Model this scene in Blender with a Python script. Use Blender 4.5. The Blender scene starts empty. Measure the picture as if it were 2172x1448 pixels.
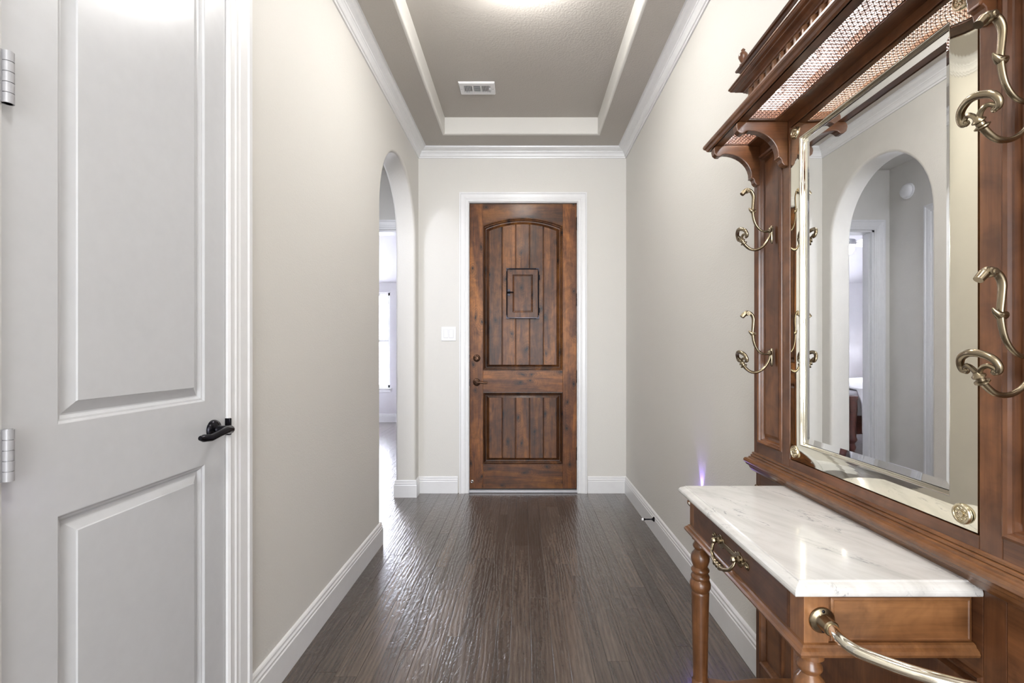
import bpy, bmesh, math, random
from mathutils import Vector, Matrix
random.seed(7)
PI = math.pi
sc = bpy.context.scene
C = sc.collection

# ------------------------------------------------------------------ camera
cam = bpy.data.cameras.new('camera')
camo = bpy.data.objects.new('camera', cam); C.objects.link(camo)
cam.sensor_width = 36.0
cam.lens = 1000.0 / 2172.0 * 36.0
cam.shift_x = -24.0 / 2172.0
cam.shift_y = 21.0 / 2172.0
cam.clip_start = 0.02
camo.location = (0, 0, 1.2)
camo.rotation_euler = (PI / 2, 0, 0)
sc.camera = camo

# ------------------------------------------------------------------ world
w = bpy.data.worlds.new('world'); sc.world = w; w.use_nodes = True
bg = w.node_tree.nodes['Background']
bg.inputs[0].default_value = (0.80, 0.88, 1.0, 1)
bg.inputs[1].default_value = 4.0

# ------------------------------------------------------------------ lamps
def area(name, loc, rot, sx, sy, power, col):
    l = bpy.data.lights.new(name, 'AREA'); l.shape = 'RECTANGLE'
    l.size = sx; l.size_y = sy; l.energy = power; l.color = col
    o = bpy.data.objects.new(name, l); C.objects.link(o)
    o.location = loc; o.rotation_euler = rot
    return o
def point(name, loc, power, col, r):
    l = bpy.data.lights.new(name, 'POINT'); l.energy = power; l.color = col
    l.shadow_soft_size = r
    o = bpy.data.objects.new(name, l); C.objects.link(o); o.location = loc
    return o
# daylight at the bedroom window; added fill from the unseen great room behind the camera
area('bedroom_daylight', (-3.0, 8.16, 1.4), (-PI / 2, 0, 0), 1.7, 1.6, 1700, (0.84, 0.87, 1.0))
area('great_room_fill', (0.0, -5.9, 1.6), (PI / 2, 0, 0), 4.6, 2.3, 330, (0.97, 0.98, 1.0))
# added overhead fill in the unseen great room, no fixture there
area('great_room_top_fill', (0, -3.0, 2.95), (0, 0, 0), 2.5, 2.5, 130, (1.0, 0.98, 0.95))

area('vestibule_fill', (-1.58, 2.55, 2.90), (0, 0, 0), 0.3, 0.3, 26, (0.82, 0.86, 1.0))  # added fill to brighten the vestibule walls, no known source
sc.view_settings.view_transform = 'Standard'
sc.view_settings.look = 'None'
sc.view_settings.gamma = 1.0
sc.view_settings.use_curve_mapping = False
sc.view_settings.exposure = -0.06

# ================================================================== materials
def new_mat(name):
    m = bpy.data.materials.new(name); m.use_nodes = True
    nt = m.node_tree
    return m, nt, nt.nodes['Principled BSDF']
def N(nt, t, **kw):
    n = nt.nodes.new(t)
    for k, v in kw.items():
        if k.startswith('i_'):
            n.inputs[k[2:].replace('_', ' ')].default_value = v
        else:
            setattr(n, k, v)
    return n
def ramp(nt, fac, stops):
    r = nt.nodes.new('ShaderNodeValToRGB')
    el = r.color_ramp.elements
    while len(el) < len(stops): el.new(0.5)
    for e, (p, c) in zip(el, stops):
        e.position = p; e.color = (c[0], c[1], c[2], 1)
    nt.links.new(fac, r.inputs[0])
    return r.outputs[0]
def mixc(nt, fac, a, b, mode='MIX'):
    m = nt.nodes.new('ShaderNodeMix'); m.data_type = 'RGBA'; m.blend_type = mode
    for sock, v in ((m.inputs[0], fac), (m.inputs[6], a), (m.inputs[7], b)):
        if hasattr(v, 'is_linked') or hasattr(v, 'links'): nt.links.new(v, sock)
        elif isinstance(v, (tuple, list)): sock.default_value = (v[0], v[1], v[2], 1)
        else: sock.default_value = v
    return m.outputs[2]
def coords(nt, scale, rnd=True):
    g = nt.nodes.new('ShaderNodeNewGeometry')
    out = g.outputs['Position']
    if rnd:
        oi = nt.nodes.new('ShaderNodeObjectInfo')
        mu = N(nt, 'ShaderNodeVectorMath', operation='SCALE')
        mu.inputs[0].default_value = (3.1, 7.7, 5.3)
        nt.links.new(oi.outputs['Random'], mu.inputs['Scale'])
        ad = N(nt, 'ShaderNodeVectorMath', operation='ADD')
        nt.links.new(out, ad.inputs[0]); nt.links.new(mu.outputs[0], ad.inputs[1])
        out = ad.outputs[0]
    m = N(nt, 'ShaderNodeVectorMath', operation='MULTIPLY')
    m.inputs[1].default_value = scale
    nt.links.new(out, m.inputs[0])
    return m.outputs[0]
def noise(nt, vec, scale, detail=4, rough=0.55, dist=0.0):
    n = nt.nodes.new('ShaderNodeTexNoise')
    n.inputs['Scale'].default_value = scale; n.inputs['Detail'].default_value = detail
    n.inputs['Roughness'].default_value = rough; n.inputs['Distortion'].default_value = dist
    nt.links.new(vec, n.inputs['Vector'])
    return n.outputs[0]
def bump(nt, bsdf, h, strength, dist):
    b = nt.nodes.new('ShaderNodeBump')
    b.inputs['Strength'].default_value = strength; b.inputs['Distance'].default_value = dist
    nt.links.new(h, b.inputs['Height']); nt.links.new(b.outputs[0], bsdf.inputs['Normal'])
    return b

def plaster(name, col, rough=0.6, peel=0.35, scale=170):
    m, nt, b = new_mat(name)
    v = coords(nt, (1, 1, 1), False)
    n1 = noise(nt, v, 2.0, 2)
    c = mixc(nt, n1, tuple(x * 0.985 for x in col), tuple(min(1, x * 1.015) for x in col))
    nt.links.new(c, b.inputs['Base Color'])
    b.inputs['Roughness'].default_value = rough
    bump(nt, b, noise(nt, v, scale, 2, 0.5), peel, 0.003)
    return m
def plain(name, col, rough=0.4, metal=0.0, coat=0.0, spec=0.5):
    m, nt, b = new_mat(name)
    v = coords(nt, (1, 1, 1), False)
    n1 = noise(nt, v, 30.0, 2)
    c = mixc(nt, n1, tuple(x * 0.96 for x in col), tuple(min(1, x * 1.03) for x in col))
    nt.links.new(c, b.inputs['Base Color'])
    b.inputs['Roughness'].default_value = rough
    b.inputs['Metallic'].default_value = metal
    b.inputs['Coat Weight'].default_value = coat
    b.inputs['Coat Roughness'].default_value = 0.12
    b.inputs['Specular IOR Level'].default_value = spec
    return m
def emis(name, col, strength):
    m, nt, b = new_mat(name)
    b.inputs['Base Color'].default_value = (*col, 1)
    b.inputs['Emission Color'].default_value = (*col, 1)
    b.inputs['Emission Strength'].default_value = strength
    return m

def wood(name, axis, dark, mid, light, rough=0.3, coat=0.3, spec=0.5, vary=(0.82, 1.14), knots=False, blotch=2.6, fine=0.25, contrast=1.0):
    """axis = long direction of the grain"""
    m, nt, b = new_mat(name)
    s = [1, 1, 1]; s[axis] = 0.16
    v = coords(nt, tuple(s))
    big = noise(nt, v, blotch * 2.2, 5, 0.6, 0.9)
    s2 = [1, 1, 1]; s2[axis] = 0.045
    v2 = coords(nt, tuple(s2))
    fib = noise(nt, v2, 130, 5, 0.65, 0.3)
    s3 = [1, 1, 1]; s3[axis] = 0.10
    v3 = coords(nt, tuple(s3))
    rings = nt.nodes.new('ShaderNodeTexWave')
    rings.wave_type = 'BANDS'; rings.bands_direction = 'DIAGONAL'
    rings.inputs['Scale'].default_value = 7; rings.inputs['Distortion'].default_value = 9
    rings.inputs['Detail'].default_value = 3; rings.inputs['Detail Scale'].default_value = 1.4
    nt.links.new(v3, rings.inputs['Vector'])
    lo = 0.5 - 0.22 / contrast; hi = 0.5 + 0.22 / contrast
    c1 = ramp(nt, big, [(max(0.0, lo), dark), (0.5, mid), (min(1.0, hi), light)])
    c2 = mixc(nt, 0.18, c1, ramp(nt, rings.outputs[0], [(0.0, tuple(x * 0.5 for x in mid)), (1.0, light)]), 'MIX')
    c3 = mixc(nt, fine, c2, ramp(nt, fib, [(0.3, tuple(x * 0.45 for x in dark)), (0.7, tuple(min(1, x * 1.25) for x in light))]))
    hsrc = fib
    # mottled figure across the board
    v6 = coords(nt, (1, 1, 1))
    mot = noise(nt, v6, 16, 3, 0.6, 0.6)
    c3 = mixc(nt, 1.0, c3, ramp(nt, mot, [(0.32, (0.68, 0.66, 0.64)), (0.62, (1.12, 1.12, 1.12))]), 'MULTIPLY')
    oi_ = nt.nodes.new('ShaderNodeObjectInfo')
    c3 = mixc(nt, 1.0, c3, ramp(nt, oi_.outputs['Random'], [(0.0, (vary[0],) * 3), (1.0, (vary[1],) * 3)]), 'MULTIPLY')
    if knots:
        v4 = coords(nt, (1, 1, 1))
        sp_ = nt.nodes.new('ShaderNodeSeparateXYZ'); nt.links.new(v4, sp_.inputs[0])
        cb_ = nt.nodes.new('ShaderNodeCombineXYZ')
        for k_, ax_ in enumerate((0, 2)):
            m_ = N(nt, 'ShaderNodeMath', operation='MULTIPLY'); m_.inputs[1].default_value = 0.55 if ax_ == axis else 1.0
            nt.links.new(sp_.outputs[ax_], m_.inputs[0]); nt.links.new(m_.outputs[0], cb_.inputs[k_])
        nz = nt.nodes.new('ShaderNodeTexNoise'); nz.inputs['Scale'].default_value = 11
        nt.links.new(cb_.outputs[0], nz.inputs['Vector'])
        ad = N(nt, 'ShaderNodeVectorMath', operation='MULTIPLY_ADD')
        ad.inputs[1].default_value = (0.06, 0.06, 0.0)
        nt.links.new(nz.outputs['Color'], ad.inputs[0]); nt.links.new(cb_.outputs[0], ad.inputs[2])
        vo = nt.nodes.new('ShaderNodeTexVoronoi'); vo.voronoi_dimensions = '2D'; vo.inputs['Scale'].default_value = 6.5
        nt.links.new(ad.outputs[0], vo.inputs['Vector'])
        # figure curling round the knots
        wv = N(nt, 'ShaderNodeMath', operation='SINE')
        mu = N(nt, 'ShaderNodeMath', operation='MULTIPLY'); mu.inputs[1].default_value = 85
        nt.links.new(vo.outputs['Distance'], mu.inputs[0]); nt.links.new(mu.outputs[0], wv.inputs[0])
        near = ramp(nt, vo.outputs['Distance'], [(0.05, (0.5, 0.5, 0.5)), (0.45, (0.0, 0.0, 0.0))])
        f2 = mixc(nt, 1.0, ramp(nt, wv.outputs[0], [(0.0, (0, 0, 0)), (1.0, (0.9, 0.9, 0.9))]), near, 'MULTIPLY')
        c3 = mixc(nt, f2, c3, tuple(x * 0.8 for x in dark))
        kf = ramp(nt, vo.outputs['Distance'], [(0.03, (0.97, 0.97, 0.97)), (0.06, (0.5, 0.5, 0.5)), (0.17, (0, 0, 0))])
        c3 = mixc(nt, kf, c3, tuple(x * 0.3 for x in dark))
    nt.links.new(c3, b.inputs['Base Color'])
    b.inputs['Roughness'].default_value = rough
    b.inputs['Specular IOR Level'].default_value = spec
    b.inputs['Coat Weight'].default_value = coat
    b.inputs['Coat Roughness'].default_value = 0.15
    bump(nt, b, hsrc, 0.08, 0.002)
    return m

def floor_wood(name):
    m, nt, b = new_mat(name)
    oi = nt.nodes.new('ShaderNodeObjectInfo')
    v = coords(nt, (1, 0.10, 1))
    big = noise(nt, v, 14, 5, 0.6, 1.4)
    v2 = coords(nt, (1, 0.035, 1))
    fib = noise(nt, v2, 210, 5, 0.7, 0.4)
    v3 = coords(nt, (1, 0.14, 1))
    rings = nt.nodes.new('ShaderNodeTexWave')
    rings.wave_type = 'BANDS'; rings.bands_direction = 'X'
    rings.inputs['Scale'].default_value = 16; rings.inputs['Distortion'].default_value = 14
    rings.inputs['Detail'].default_value = 3; rings.inputs['Detail Scale'].default_value = 0.8
    nt.links.new(v3, rings.inputs['Vector'])
    c1 = ramp(nt, big, [(0.30, (0.043, 0.031, 0.024)), (0.5, (0.085, 0.063, 0.050)), (0.72, (0.145, 0.111, 0.089))])
    c2 = mixc(nt, 0.30, c1, ramp(nt, rings.outputs[0], [(0.1, (0.030, 0.022, 0.018)), (0.9, (0.135, 0.108, 0.090))]))
    c3 = mixc(nt, 0.24, c2, ramp(nt, fib, [(0.35, (0.024, 0.018, 0.015)), (0.65, (0.17, 0.137, 0.115))]))
    tone = ramp(nt, oi.outputs['Random'], [(0.0, (0.72, 0.71, 0.71)), (0.5, (1.0, 1.0, 1.0)), (1.0, (1.25, 1.23, 1.20))])
    c4 = mixc(nt, 1.0, c3, tone, 'MULTIPLY')
    nt.links.new(c4, b.inputs['Base Color'])
    b.inputs['Roughness'].default_value = 0.24
    b.inputs['Specular IOR Level'].default_value = 0.55
    b.inputs['Coat Weight'].default_value = 0.6; b.inputs['Coat Roughness'].default_value = 0.18
    # hand-scraped relief
    v5 = coords(nt, (1, 0.42, 1))
    scr = noise(nt, v5, 30, 3, 0.5, 1.6)
    ad = N(nt, 'ShaderNodeMath', operation='MULTIPLY_ADD'); ad.inputs[1].default_value = 0.22
    nt.links.new(fib, ad.inputs[0]); nt.links.new(scr, ad.inputs[2])
    ad2 = N(nt, 'ShaderNodeMath', operation='MULTIPLY_ADD'); ad2.inputs[1].default_value = 0.25
    nt.links.new(rings.outputs[0], ad2.inputs[0]); nt.links.new(ad.outputs[0], ad2.inputs[2])
    bump(nt, b, ad2.outputs[0], 0.8, 0.005)
    return m

def marble(name):
    m, nt, b = new_mat(name)
    g = nt.nodes.new('ShaderNodeNewGeometry')
    rot = N(nt, 'ShaderNodeVectorRotate', rotation_type='Z_AXIS'); rot.inputs['Angle'].default_value = math.radians(-28)
    nt.links.new(g.outputs['Position'], rot.inputs['Vector'])
    mu = N(nt, 'ShaderNodeVectorMath', operation='MULTIPLY'); mu.inputs[1].default_value = (1, 0.25, 1)
    nt.links.new(rot.outputs[0], mu.inputs[0])
    n1 = noise(nt, mu.outputs[0], 14, 6, 0.62, 0.8)
    n2 = noise(nt, mu.outputs[0], 36, 4, 0.6, 1.2)
    msk = noise(nt, mu.outputs[0], 22, 2, 0.5)
    base = ramp(nt, n1, [(0.3, (0.54, 0.53, 0.51)), (0.55, (0.68, 0.67, 0.65)), (0.8, (0.73, 0.72, 0.705))])
    a = N(nt, 'ShaderNodeMath', operation='SUBTRACT'); a.inputs[1].default_value = 0.5
    nt.links.new(n2, a.inputs[0])
    ab = N(nt, 'ShaderNodeMath', operation='ABSOLUTE'); nt.links.new(a.outputs[0], ab.inputs[0])
    vein = ramp(nt, ab.outputs[0], [(0.0, (1, 1, 1)), (0.026, (0, 0, 0))])
    mk = ramp(nt, msk, [(0.58, (0, 0, 0)), (0.67, (0.85, 0.85, 0.85))])
    f = mixc(nt, 1.0, vein, mk, 'MULTIPLY')
    c = mixc(nt, f, base, (0.25, 0.25, 0.27))
    nt.links.new(c, b.inputs['Base Color'])
    b.inputs['Roughness'].default_value = 0.12
    b.inputs['Coat Weight'].default_value = 0.3
    return m

M = {}
M['wall'] = plaster('wall_paint', (0.69, 0.672, 0.632), 0.55, 0.30, 150)
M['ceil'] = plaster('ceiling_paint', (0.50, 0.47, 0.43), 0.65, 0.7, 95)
M['bedwall'] = plaster('bedroom_paint', (0.66, 0.65, 0.675), 0.6, 0.3)
M['white'] = plain('white_trim_paint', (0.78, 0.78, 0.785), 0.28, coat=0.15)
M['door_white'] = plain('white_door_paint', (0.60, 0.61, 0.63), 0.26, coat=0.15)
M['white_plastic'] = plain('white_plastic', (0.85, 0.85, 0.86), 0.35)
M['offwhite_metal'] = plain('painted_grey_metal', (0.42, 0.42, 0.44), 0.35, 0.2)
M['black'] = plain('oil_rubbed_bronze', (0.018, 0.017, 0.022), 0.22, 0.85)
M['darkslot'] = plain('dark_slot', (0.03, 0.03, 0.04), 0.6)
M['bronze'] = plain('aged_bronze', (0.10, 0.055, 0.035), 0.33, 0.9)
M['brass'] = plain('antique_brass', (0.30, 0.245, 0.165), 0.27, 1.0)
M['brass_pol'] = plain('polished_brass', (0.84, 0.80, 0.68), 0.08, 1.0)
M['brass_light'] = plain('champagne_brass', (0.62, 0.55, 0.40), 0.24, 1.0)
M['gold_mirror'] = plain('champagne_mirror', (0.93, 0.895, 0.76), 0.03, 1.0)
M['mirror'] = plain('mirror_silver', (0.93, 0.935, 0.93), 0.0, 1.0)
M['chrome'] = plain('chrome', (0.8, 0.8, 0.8), 0.15, 1.0)
M['floor'] = floor_wood('dark_scraped_oak')
M['marble'] = marble('white_marble')
al = dict(dark=(0.014, 0.004, 0.004), mid=(0.068, 0.021, 0.009), light=(0.30, 0.115, 0.028), rough=0.36, coat=0.08, spec=0.22, vary=(0.60, 1.25), knots=True, blotch=2.6, fine=0.25, contrast=1.5)
M['alder_z'] = wood('knotty_alder_upright', 2, **al)
M['alder_x'] = wood('knotty_alder_level', 0, **al)
ch = dict(dark=(0.046, 0.016, 0.008), mid=(0.118, 0.044, 0.018), light=(0.235, 0.100, 0.040), rough=0.30, coat=0.3, fine=0.22, blotch=2.0, contrast=1.2)
M['ch_z'] = wood('cherry_upright', 2, **ch)
M['ch_y'] = wood('cherry_level', 1, **ch)
M['ch_x'] = wood('cherry_end', 0, **ch)
ho = dict(dark=(0.085, 0.029, 0.010), mid=(0.195, 0.078, 0.027), light=(0.33, 0.150, 0.058), rough=0.28, coat=0.35, fine=0.22, blotch=1.8, contrast=1.2)
M['ho_z'] = wood('honey_cherry_upright', 2, **ho)
M['ho_y'] = wood('honey_cherry_level', 1, **ho)
M['ho_x'] = wood('honey_cherry_end', 0, **ho)
M['cane'] = plain('woven_cane', (0.13, 0.060, 0.035), 0.45)
M['liner'] = plain('white_liner', (0.82, 0.82, 0.82), 0.6)
M['duvet'] = plaster('quilted_cotton', (0.80, 0.79, 0.82), 0.9, 1.0, 40)
M['shade'] = emis('lit_lamp_shade', (1.0, 0.98, 0.95), 1.2)
M['bowl'] = emis('lit_glass_bowl', (1.0, 0.985, 0.96), 88.0)
M['glow'] = emis('frosted_lamp_glass', (1.0, 0.98, 0.96), 60.0)
M['bulb'] = emis('halogen_bulb', (1.0, 0.98, 0.95), 60.0)
M['purple'] = emis('violet_led', (0.35, 0.22, 1.0), 22.0)
gm, gnt, gb = new_mat('window_glass')
gb.inputs['Transmission Weight'].default_value = 1.0; gb.inputs['Roughness'].default_value = 0.0
gb.inputs['IOR'].default_value = 1.02; gb.inputs['Base Color'].default_value = (1, 1, 1, 1)
M['glass'] = gm

# ================================================================== mesh helpers
class MB:
    def __init__(s): s.v = []; s.f = []; s.sm = []
    def add(s, vs, fs, smooth=False):
        o = len(s.v); s.v += [tuple(p) for p in vs]
        for f in fs: s.f.append([i + o for i in f]); s.sm.append(smooth)
        return s
    def box(s, x0, x1, y0, y1, z0, z1):
        vs = [(x, y, z) for z in (z0, z1) for y in (y0, y1) for x in (x0, x1)]
        return s.add(vs, [(0, 2, 3, 1), (4, 5, 7, 6), (0, 1, 5, 4), (2, 6, 7, 3), (0, 4, 6, 2), (1, 3, 7, 5)])
    def lathe(s, prof, centre, axis=(0, 0, 1), seg=24, smooth=True):
        """prof: list (r, t) along axis"""
        a = Vector(axis).normalized(); u = a.orthogonal().normalized(); v = a.cross(u)
        c = Vector(centre); vs = []; fs = []
        for r, t in prof:
            for k in range(seg):
                an = 2 * PI * k / seg
                vs.append(c + a * t + (u * math.cos(an) + v * math.sin(an)) * r)
        n = len(prof)
        for i in range(n - 1):
            for k in range(seg):
                k2 = (k + 1) % seg
                fs.append((i * seg + k, i * seg + k2, (i + 1) * seg + k2, (i + 1) * seg + k))
        fs.append(tuple(range(seg))[::-1]); fs.append(tuple((n - 1) * seg + k for k in range(seg)))
        return s.add(vs, fs, smooth)
    def tube(s, pts, rad, seg=10, flat=1.0, up=None, smooth=True):
        """rad: number or list; flat squashes along the second normal"""
        P = [Vector(p) for p in pts]; n = len(P)
        R = rad if isinstance(rad, (list, tuple)) else [rad] * n
        vs = []; fs = []
        t0 = (P[1] - P[0]).normalized()
        u = Vector(up) if up else t0.orthogonal()
        u = (u - t0 * u.dot(t0)).normalized()
        for i in range(n):
            t = (P[min(i + 1, n - 1)] - P[max(i - 1, 0)]).normalized()
            u = (u - t * u.dot(t)).normalized(); w_ = t.cross(u)
            for k in range(seg):
                an = 2 * PI * k / seg
                vs.append(P[i] + (u * math.cos(an) + w_ * math.sin(an) * flat) * R[i])
        for i in range(n - 1):
            for k in range(seg):
                k2 = (k + 1) % seg
                fs.append((i * seg + k, i * seg + k2, (i + 1) * seg + k2, (i + 1) * seg + k))
        fs.append(tuple(range(seg))[::-1]); fs.append(tuple((n - 1) * seg + k for k in range(seg)))
        return s.add(vs, fs, smooth)
    def sphere(s, c, r, seg=14, rings=8, sc3=(1, 1, 1)):
        vs = []; fs = []
        for i in range(rings + 1):
            th = PI * i / rings
            for k in range(seg):
                ph = 2 * PI * k / seg
                rr = max(math.sin(th), 0.001)
                vs.append((c[0] + r * sc3[0] * rr * math.cos(ph), c[1] + r * sc3[1] * rr * math.sin(ph), c[2] + r * sc3[2] * math.cos(th)))
        for i in range(rings):
            for k in range(seg):
                k2 = (k + 1) % seg
                fs.append((i * seg + k, (i + 1) * seg + k, (i + 1) * seg + k2, i * seg + k2))
        return s.add(vs, fs, True)
    def sweep(s, path, prof, normal, closed=False, cap=True, smooth=False):
        """mitred sweep along a planar path. prof (a, b): a along side = normal x tangent, b along normal"""
        n = Vector(normal).normalized(); P = [Vector(p) for p in path]; m = len(P); k = len(prof)
        vs = []
        for i in range(m):
            ta = (P[i] - P[i - 1]).normalized() if (closed or i > 0) else None
            tb = (P[(i + 1) % m] - P[i]).normalized() if (closed or i < m - 1) else None
            if ta is None: ta = tb
            if tb is None: tb = ta
            sa = n.cross(ta); sb = n.cross(tb)
            mt = (sa + sb); mt = mt / max(1e-6, (1 + sa.dot(sb)))
            for a, b in prof: vs.append(P[i] + mt * a + n * b)
        fs = []
        for i in range(m if closed else m - 1):
            j = (i + 1) % m
            for q in range(k - 1):
                fs.append((i * k + q, j * k + q, j * k + q + 1, i * k + q + 1))
            if cap: fs.append((i * k + k - 1, j * k + k - 1, j * k, i * k))
        if not closed and cap:
            fs.append(tuple(range(k))[::-1]); fs.append(tuple((m - 1) * k + q for q in range(k)))
        return s.add(vs, fs, smooth)
    def loft(s, rings, smooth=False, closed=True, capend=False):
        k = len(rings[0]); vs = [p for r in rings for p in r]; fs = []
        for i in range(len(rings) - 1):
            for q in range(k if closed else k - 1):
                q2 = (q + 1) % k
                fs.append((i * k + q, i * k + q2, (i + 1) * k + q2, (i + 1) * k + q))
        if capend: fs.append(tuple((len(rings) - 1) * k + q for q in range(k)))
        return s.add(vs, fs, smooth)
    def prism(s, poly, fn, d0, d1):
        """poly 2-D points, fn(u, v, d) -> 3-D"""
        k = len(poly)
        vs = [fn(u, v, d0) for u, v in poly] + [fn(u, v, d1) for u, v in poly]
        fs = [tuple(range(k))[::-1], tuple(range(k, 2 * k))]
        for q in range(k):
            q2 = (q + 1) % k
            fs.append((q, q2, k + q2, k + q))
        return s.add(vs, fs)

def thing(name, loc, label=None, cat=None, group=None, kind=None):
    o = bpy.data.objects.new(name, None); C.objects.link(o); o.location = loc
    o.empty_display_size = 0.05
    tag(o, label, cat, group, kind)
    return o
def tag(o, label=None, cat=None, group=None, kind=None):
    if label: o['label'] = label
    if cat: o['category'] = cat
    if group: o['group'] = group
    if kind: o['kind'] = kind
    return o
def wpos(o):
    p = Vector((0, 0, 0))
    while o: p = p + o.location; o = o.parent
    return p
def obj(name, mb, mat, parent=None, bevel=0.0, seg=2, label=None, kind=None, smooth_ang=None):
    me = bpy.data.meshes.new(name)
    lo = Vector([min(p[i] for p in mb.v) for i in range(3)]); hi = Vector([max(p[i] for p in mb.v) for i in range(3)])
    c = (lo + hi) / 2
    me.from_pydata([tuple(Vector(p) - c) for p in mb.v], [], mb.f)
    me.polygons.foreach_set('use_smooth', mb.sm)
    bm = bmesh.new(); bm.from_mesh(me); bmesh.ops.recalc_face_normals(bm, faces=bm.faces); bm.to_mesh(me); bm.free()
    me.update()
    if any(mb.sm): me.set_sharp_from_angle(angle=0.75)
    o = bpy.data.objects.new(name, me); C.objects.link(o)
    me.materials.append(M[mat] if isinstance(mat, str) else mat)
    if parent is not None:
        o.parent = parent; o.location = c - wpos(parent)
    else: o.location = c
    if bevel > 0:
        b = o.modifiers.new('bevel', 'BEVEL'); b.width = bevel; b.segments = seg; b.limit_method = 'ANGLE'; b.angle_limit = 0.6
    if label: o['label'] = label
    if kind: o['kind'] = kind
    return o
def struct(name, mb, mat, **k): return obj(name, mb, mat, None, kind='structure', **k)
def copy_tree(o, parent=None):
    c = o.copy(); C.objects.link(c); c.parent = parent
    for ch_ in list(o.children): copy_tree(ch_, c)
    return c

# ================================================================== the shell
XL, XR, YB = -0.89, 0.872, 4.0
TH = 0.16
Y0 = -1.5             # the hall opens into the great room behind the camera
HC = 2.913

# ---- left wall with closet opening and arch
AY0, AY1, AB, AZ = 2.93, 3.885, 0.50, 2.10     # arch: near/far jamb, rise, spring
poly = [(Y0, 0), (0.79, 0), (0.79, 2.45), (1.41, 2.45), (1.41, 0)]
arch = [(AY0, 0)]
for k in range(0, 33):
    t = PI - PI * k / 32
    arch.append(((AY0 + AY1) / 2 + (AY1 - AY0) / 2 * math.cos(t), AZ + AB * math.sin(t)))
arch.append((AY1, 0))
poly += arch + [(4.62, 0), (4.62, 3.3), (Y0, 3.3)]
# bullnose arch: the front face outline is set back and lofted round to the reveal
R = 0.022
def grow(pts, d):
    out = []
    n = len(pts)
    for i, (a, b) in enumerate(pts):
        pa = pts[max(i - 1, 0)]; pb = pts[min(i + 1, n - 1)]
        t = Vector((pb[0] - pa[0], pb[1] - pa[1])).normalized()
        out.append((a - t.y * d, b + t.x * d if b > 0 else 0))
    return out
mb = MB()
ai = poly.index(arch[0]); aj = ai + len(arch)
gro = grow(arch, R)
front = poly[:ai] + gro + poly[aj:]
k = len(front)
mb.add([(XL, a, b) for a, b in front], [tuple(range(k))])
mb.add([(XL - TH, a, b) for a, b in front], [tuple(range(k))[::-1]])
rings = []
for q in range(6):
    t = (PI / 2) * q / 5
    g = grow(arch, R * (1 - math.sin(t)))
    rings.append([(XL - R * (1 - math.cos(t)), a, b) for a, b in g])
rings += [[(2 * (XL - TH / 2) - p[0], p[1], p[2]) for p in r] for r in rings[::-1]]
mb.loft(rings, smooth=True, closed=False)
for (a, b), (c_, d) in (((0.79, 0), (0.79, 2.45)), ((0.79, 2.45), (1.41, 2.45)), ((1.41, 2.45), (1.41, 0))):
    mb.add([(XL, a, b), (XL, c_, d), (XL - TH, c_, d), (XL - TH, a, b)], [(0, 1, 2, 3)])
struct('wall_left', mb, 'wall')
# ---- right and back walls
struct('wall_right', MB().box(XR, XR + 0.12, Y0, YB + 0.12, 0, 3.3), 'wall')
mb = MB()
dx0, dx1, dzt = -0.463, 0.460, 2.465
mb.box(XL, dx0 - 0.012, YB, YB + 0.12, 0, 3.3); mb.box(dx1 + 0.012, XR, YB, YB + 0.12, 0, 3.3)
mb.box(dx0 - 0.012, dx1 + 0.012, YB, YB + 0.12, dzt + 0.012, 3.3)
struct('wall_back', mb, 'wall')

# ---- tray ceiling
tx0, tx1, ty0, ty1, ZT = -0.620, 0.588, -0.55, 3.722, 3.047
def rect(x0, x1, y0, y1, z): return [(x0, y0, z), (x1, y0, z), (x1, y1, z), (x0, y1, z)]
rings = [rect(XL, XR, Y0, YB, HC)]
R2 = 0.018
for q in range(6):
    t = PI / 2 * q / 5
    e = R2 * (1 - math.sin(t)); rings.append(rect(tx0 - e, tx1 + e, ty0 - e, ty1 + e, HC + R2 * (1 - math.cos(t))))
mb = MB().loft(rings[:2]); mb2 = MB().loft(rings[1:] + [rect(tx0, tx1, ty0, ty1, ZT)])
for i in range(len(mb2.sm) - 4): mb2.sm[i] = True
struct('ceiling', mb, 'ceil')
struct('trim_1', mb2, 'wall')
struct('ceiling_tray', MB().box(tx0, tx1, ty0, ty1, ZT, ZT + 0.1), 'ceil')

# ---- crown moulding (drop .077, projection .08)
crown = [(0, 0), (0.008, 0.0), (0.010, 0.010), (0.016, 0.013), (0.018, 0.018), (0.022, 0.030), (0.030, 0.042), (0.034, 0.044), (0.036, 0.050),
         (0.046, 0.055), (0.058, 0.060), (0.066, 0.066), (0.070, 0.068), (0.072, 0.077), (0.080, 0.077), (0.080, 0.0775), (0, 0.0775)]
cz = HC - 0.0775
def crown_run(name, path):
    # side = normal x tangent ; normal up; run so that side points into the room
    struct(name, MB().sweep([(x, y, cz) for x, y in path], crown, (0, 0, 1)), 'white')
crown_run('trim_2', [(XR, Y0), (XR, YB), (XL, YB), (XL, Y0)])

# ---- baseboards
base = [(0, 0), (0.015, 0), (0.015, 0.100), (0.012, 0.104), (0.012, 0.109), (0.013, 0.114), (0.009, 0.121), (0.008, 0.128), (0.010, 0.131), (0.007, 0.137), (0.002, 0.141), (0, 0.141)]
def base_run(name, path):
    return struct(name, MB().sweep([(x, y, 0) for x, y in path], base, (0, 0, 1)), 'white')
base_run('baseboard_right', [(XR, Y0), (XR, YB), (0.545, YB)])
base_run('baseboard_back', [(-0.555, YB), (XL, YB), (XL, AY1), (XL - TH, AY1), (XL - TH, 4.48)])
base_run('baseboard_left', [(XL - TH, 2.2), (XL - TH, AY0), (XL, AY0), (XL, 1.515)])
base_run('baseboard_near_left', [(XL, 0.69), (XL, Y0)])

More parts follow.
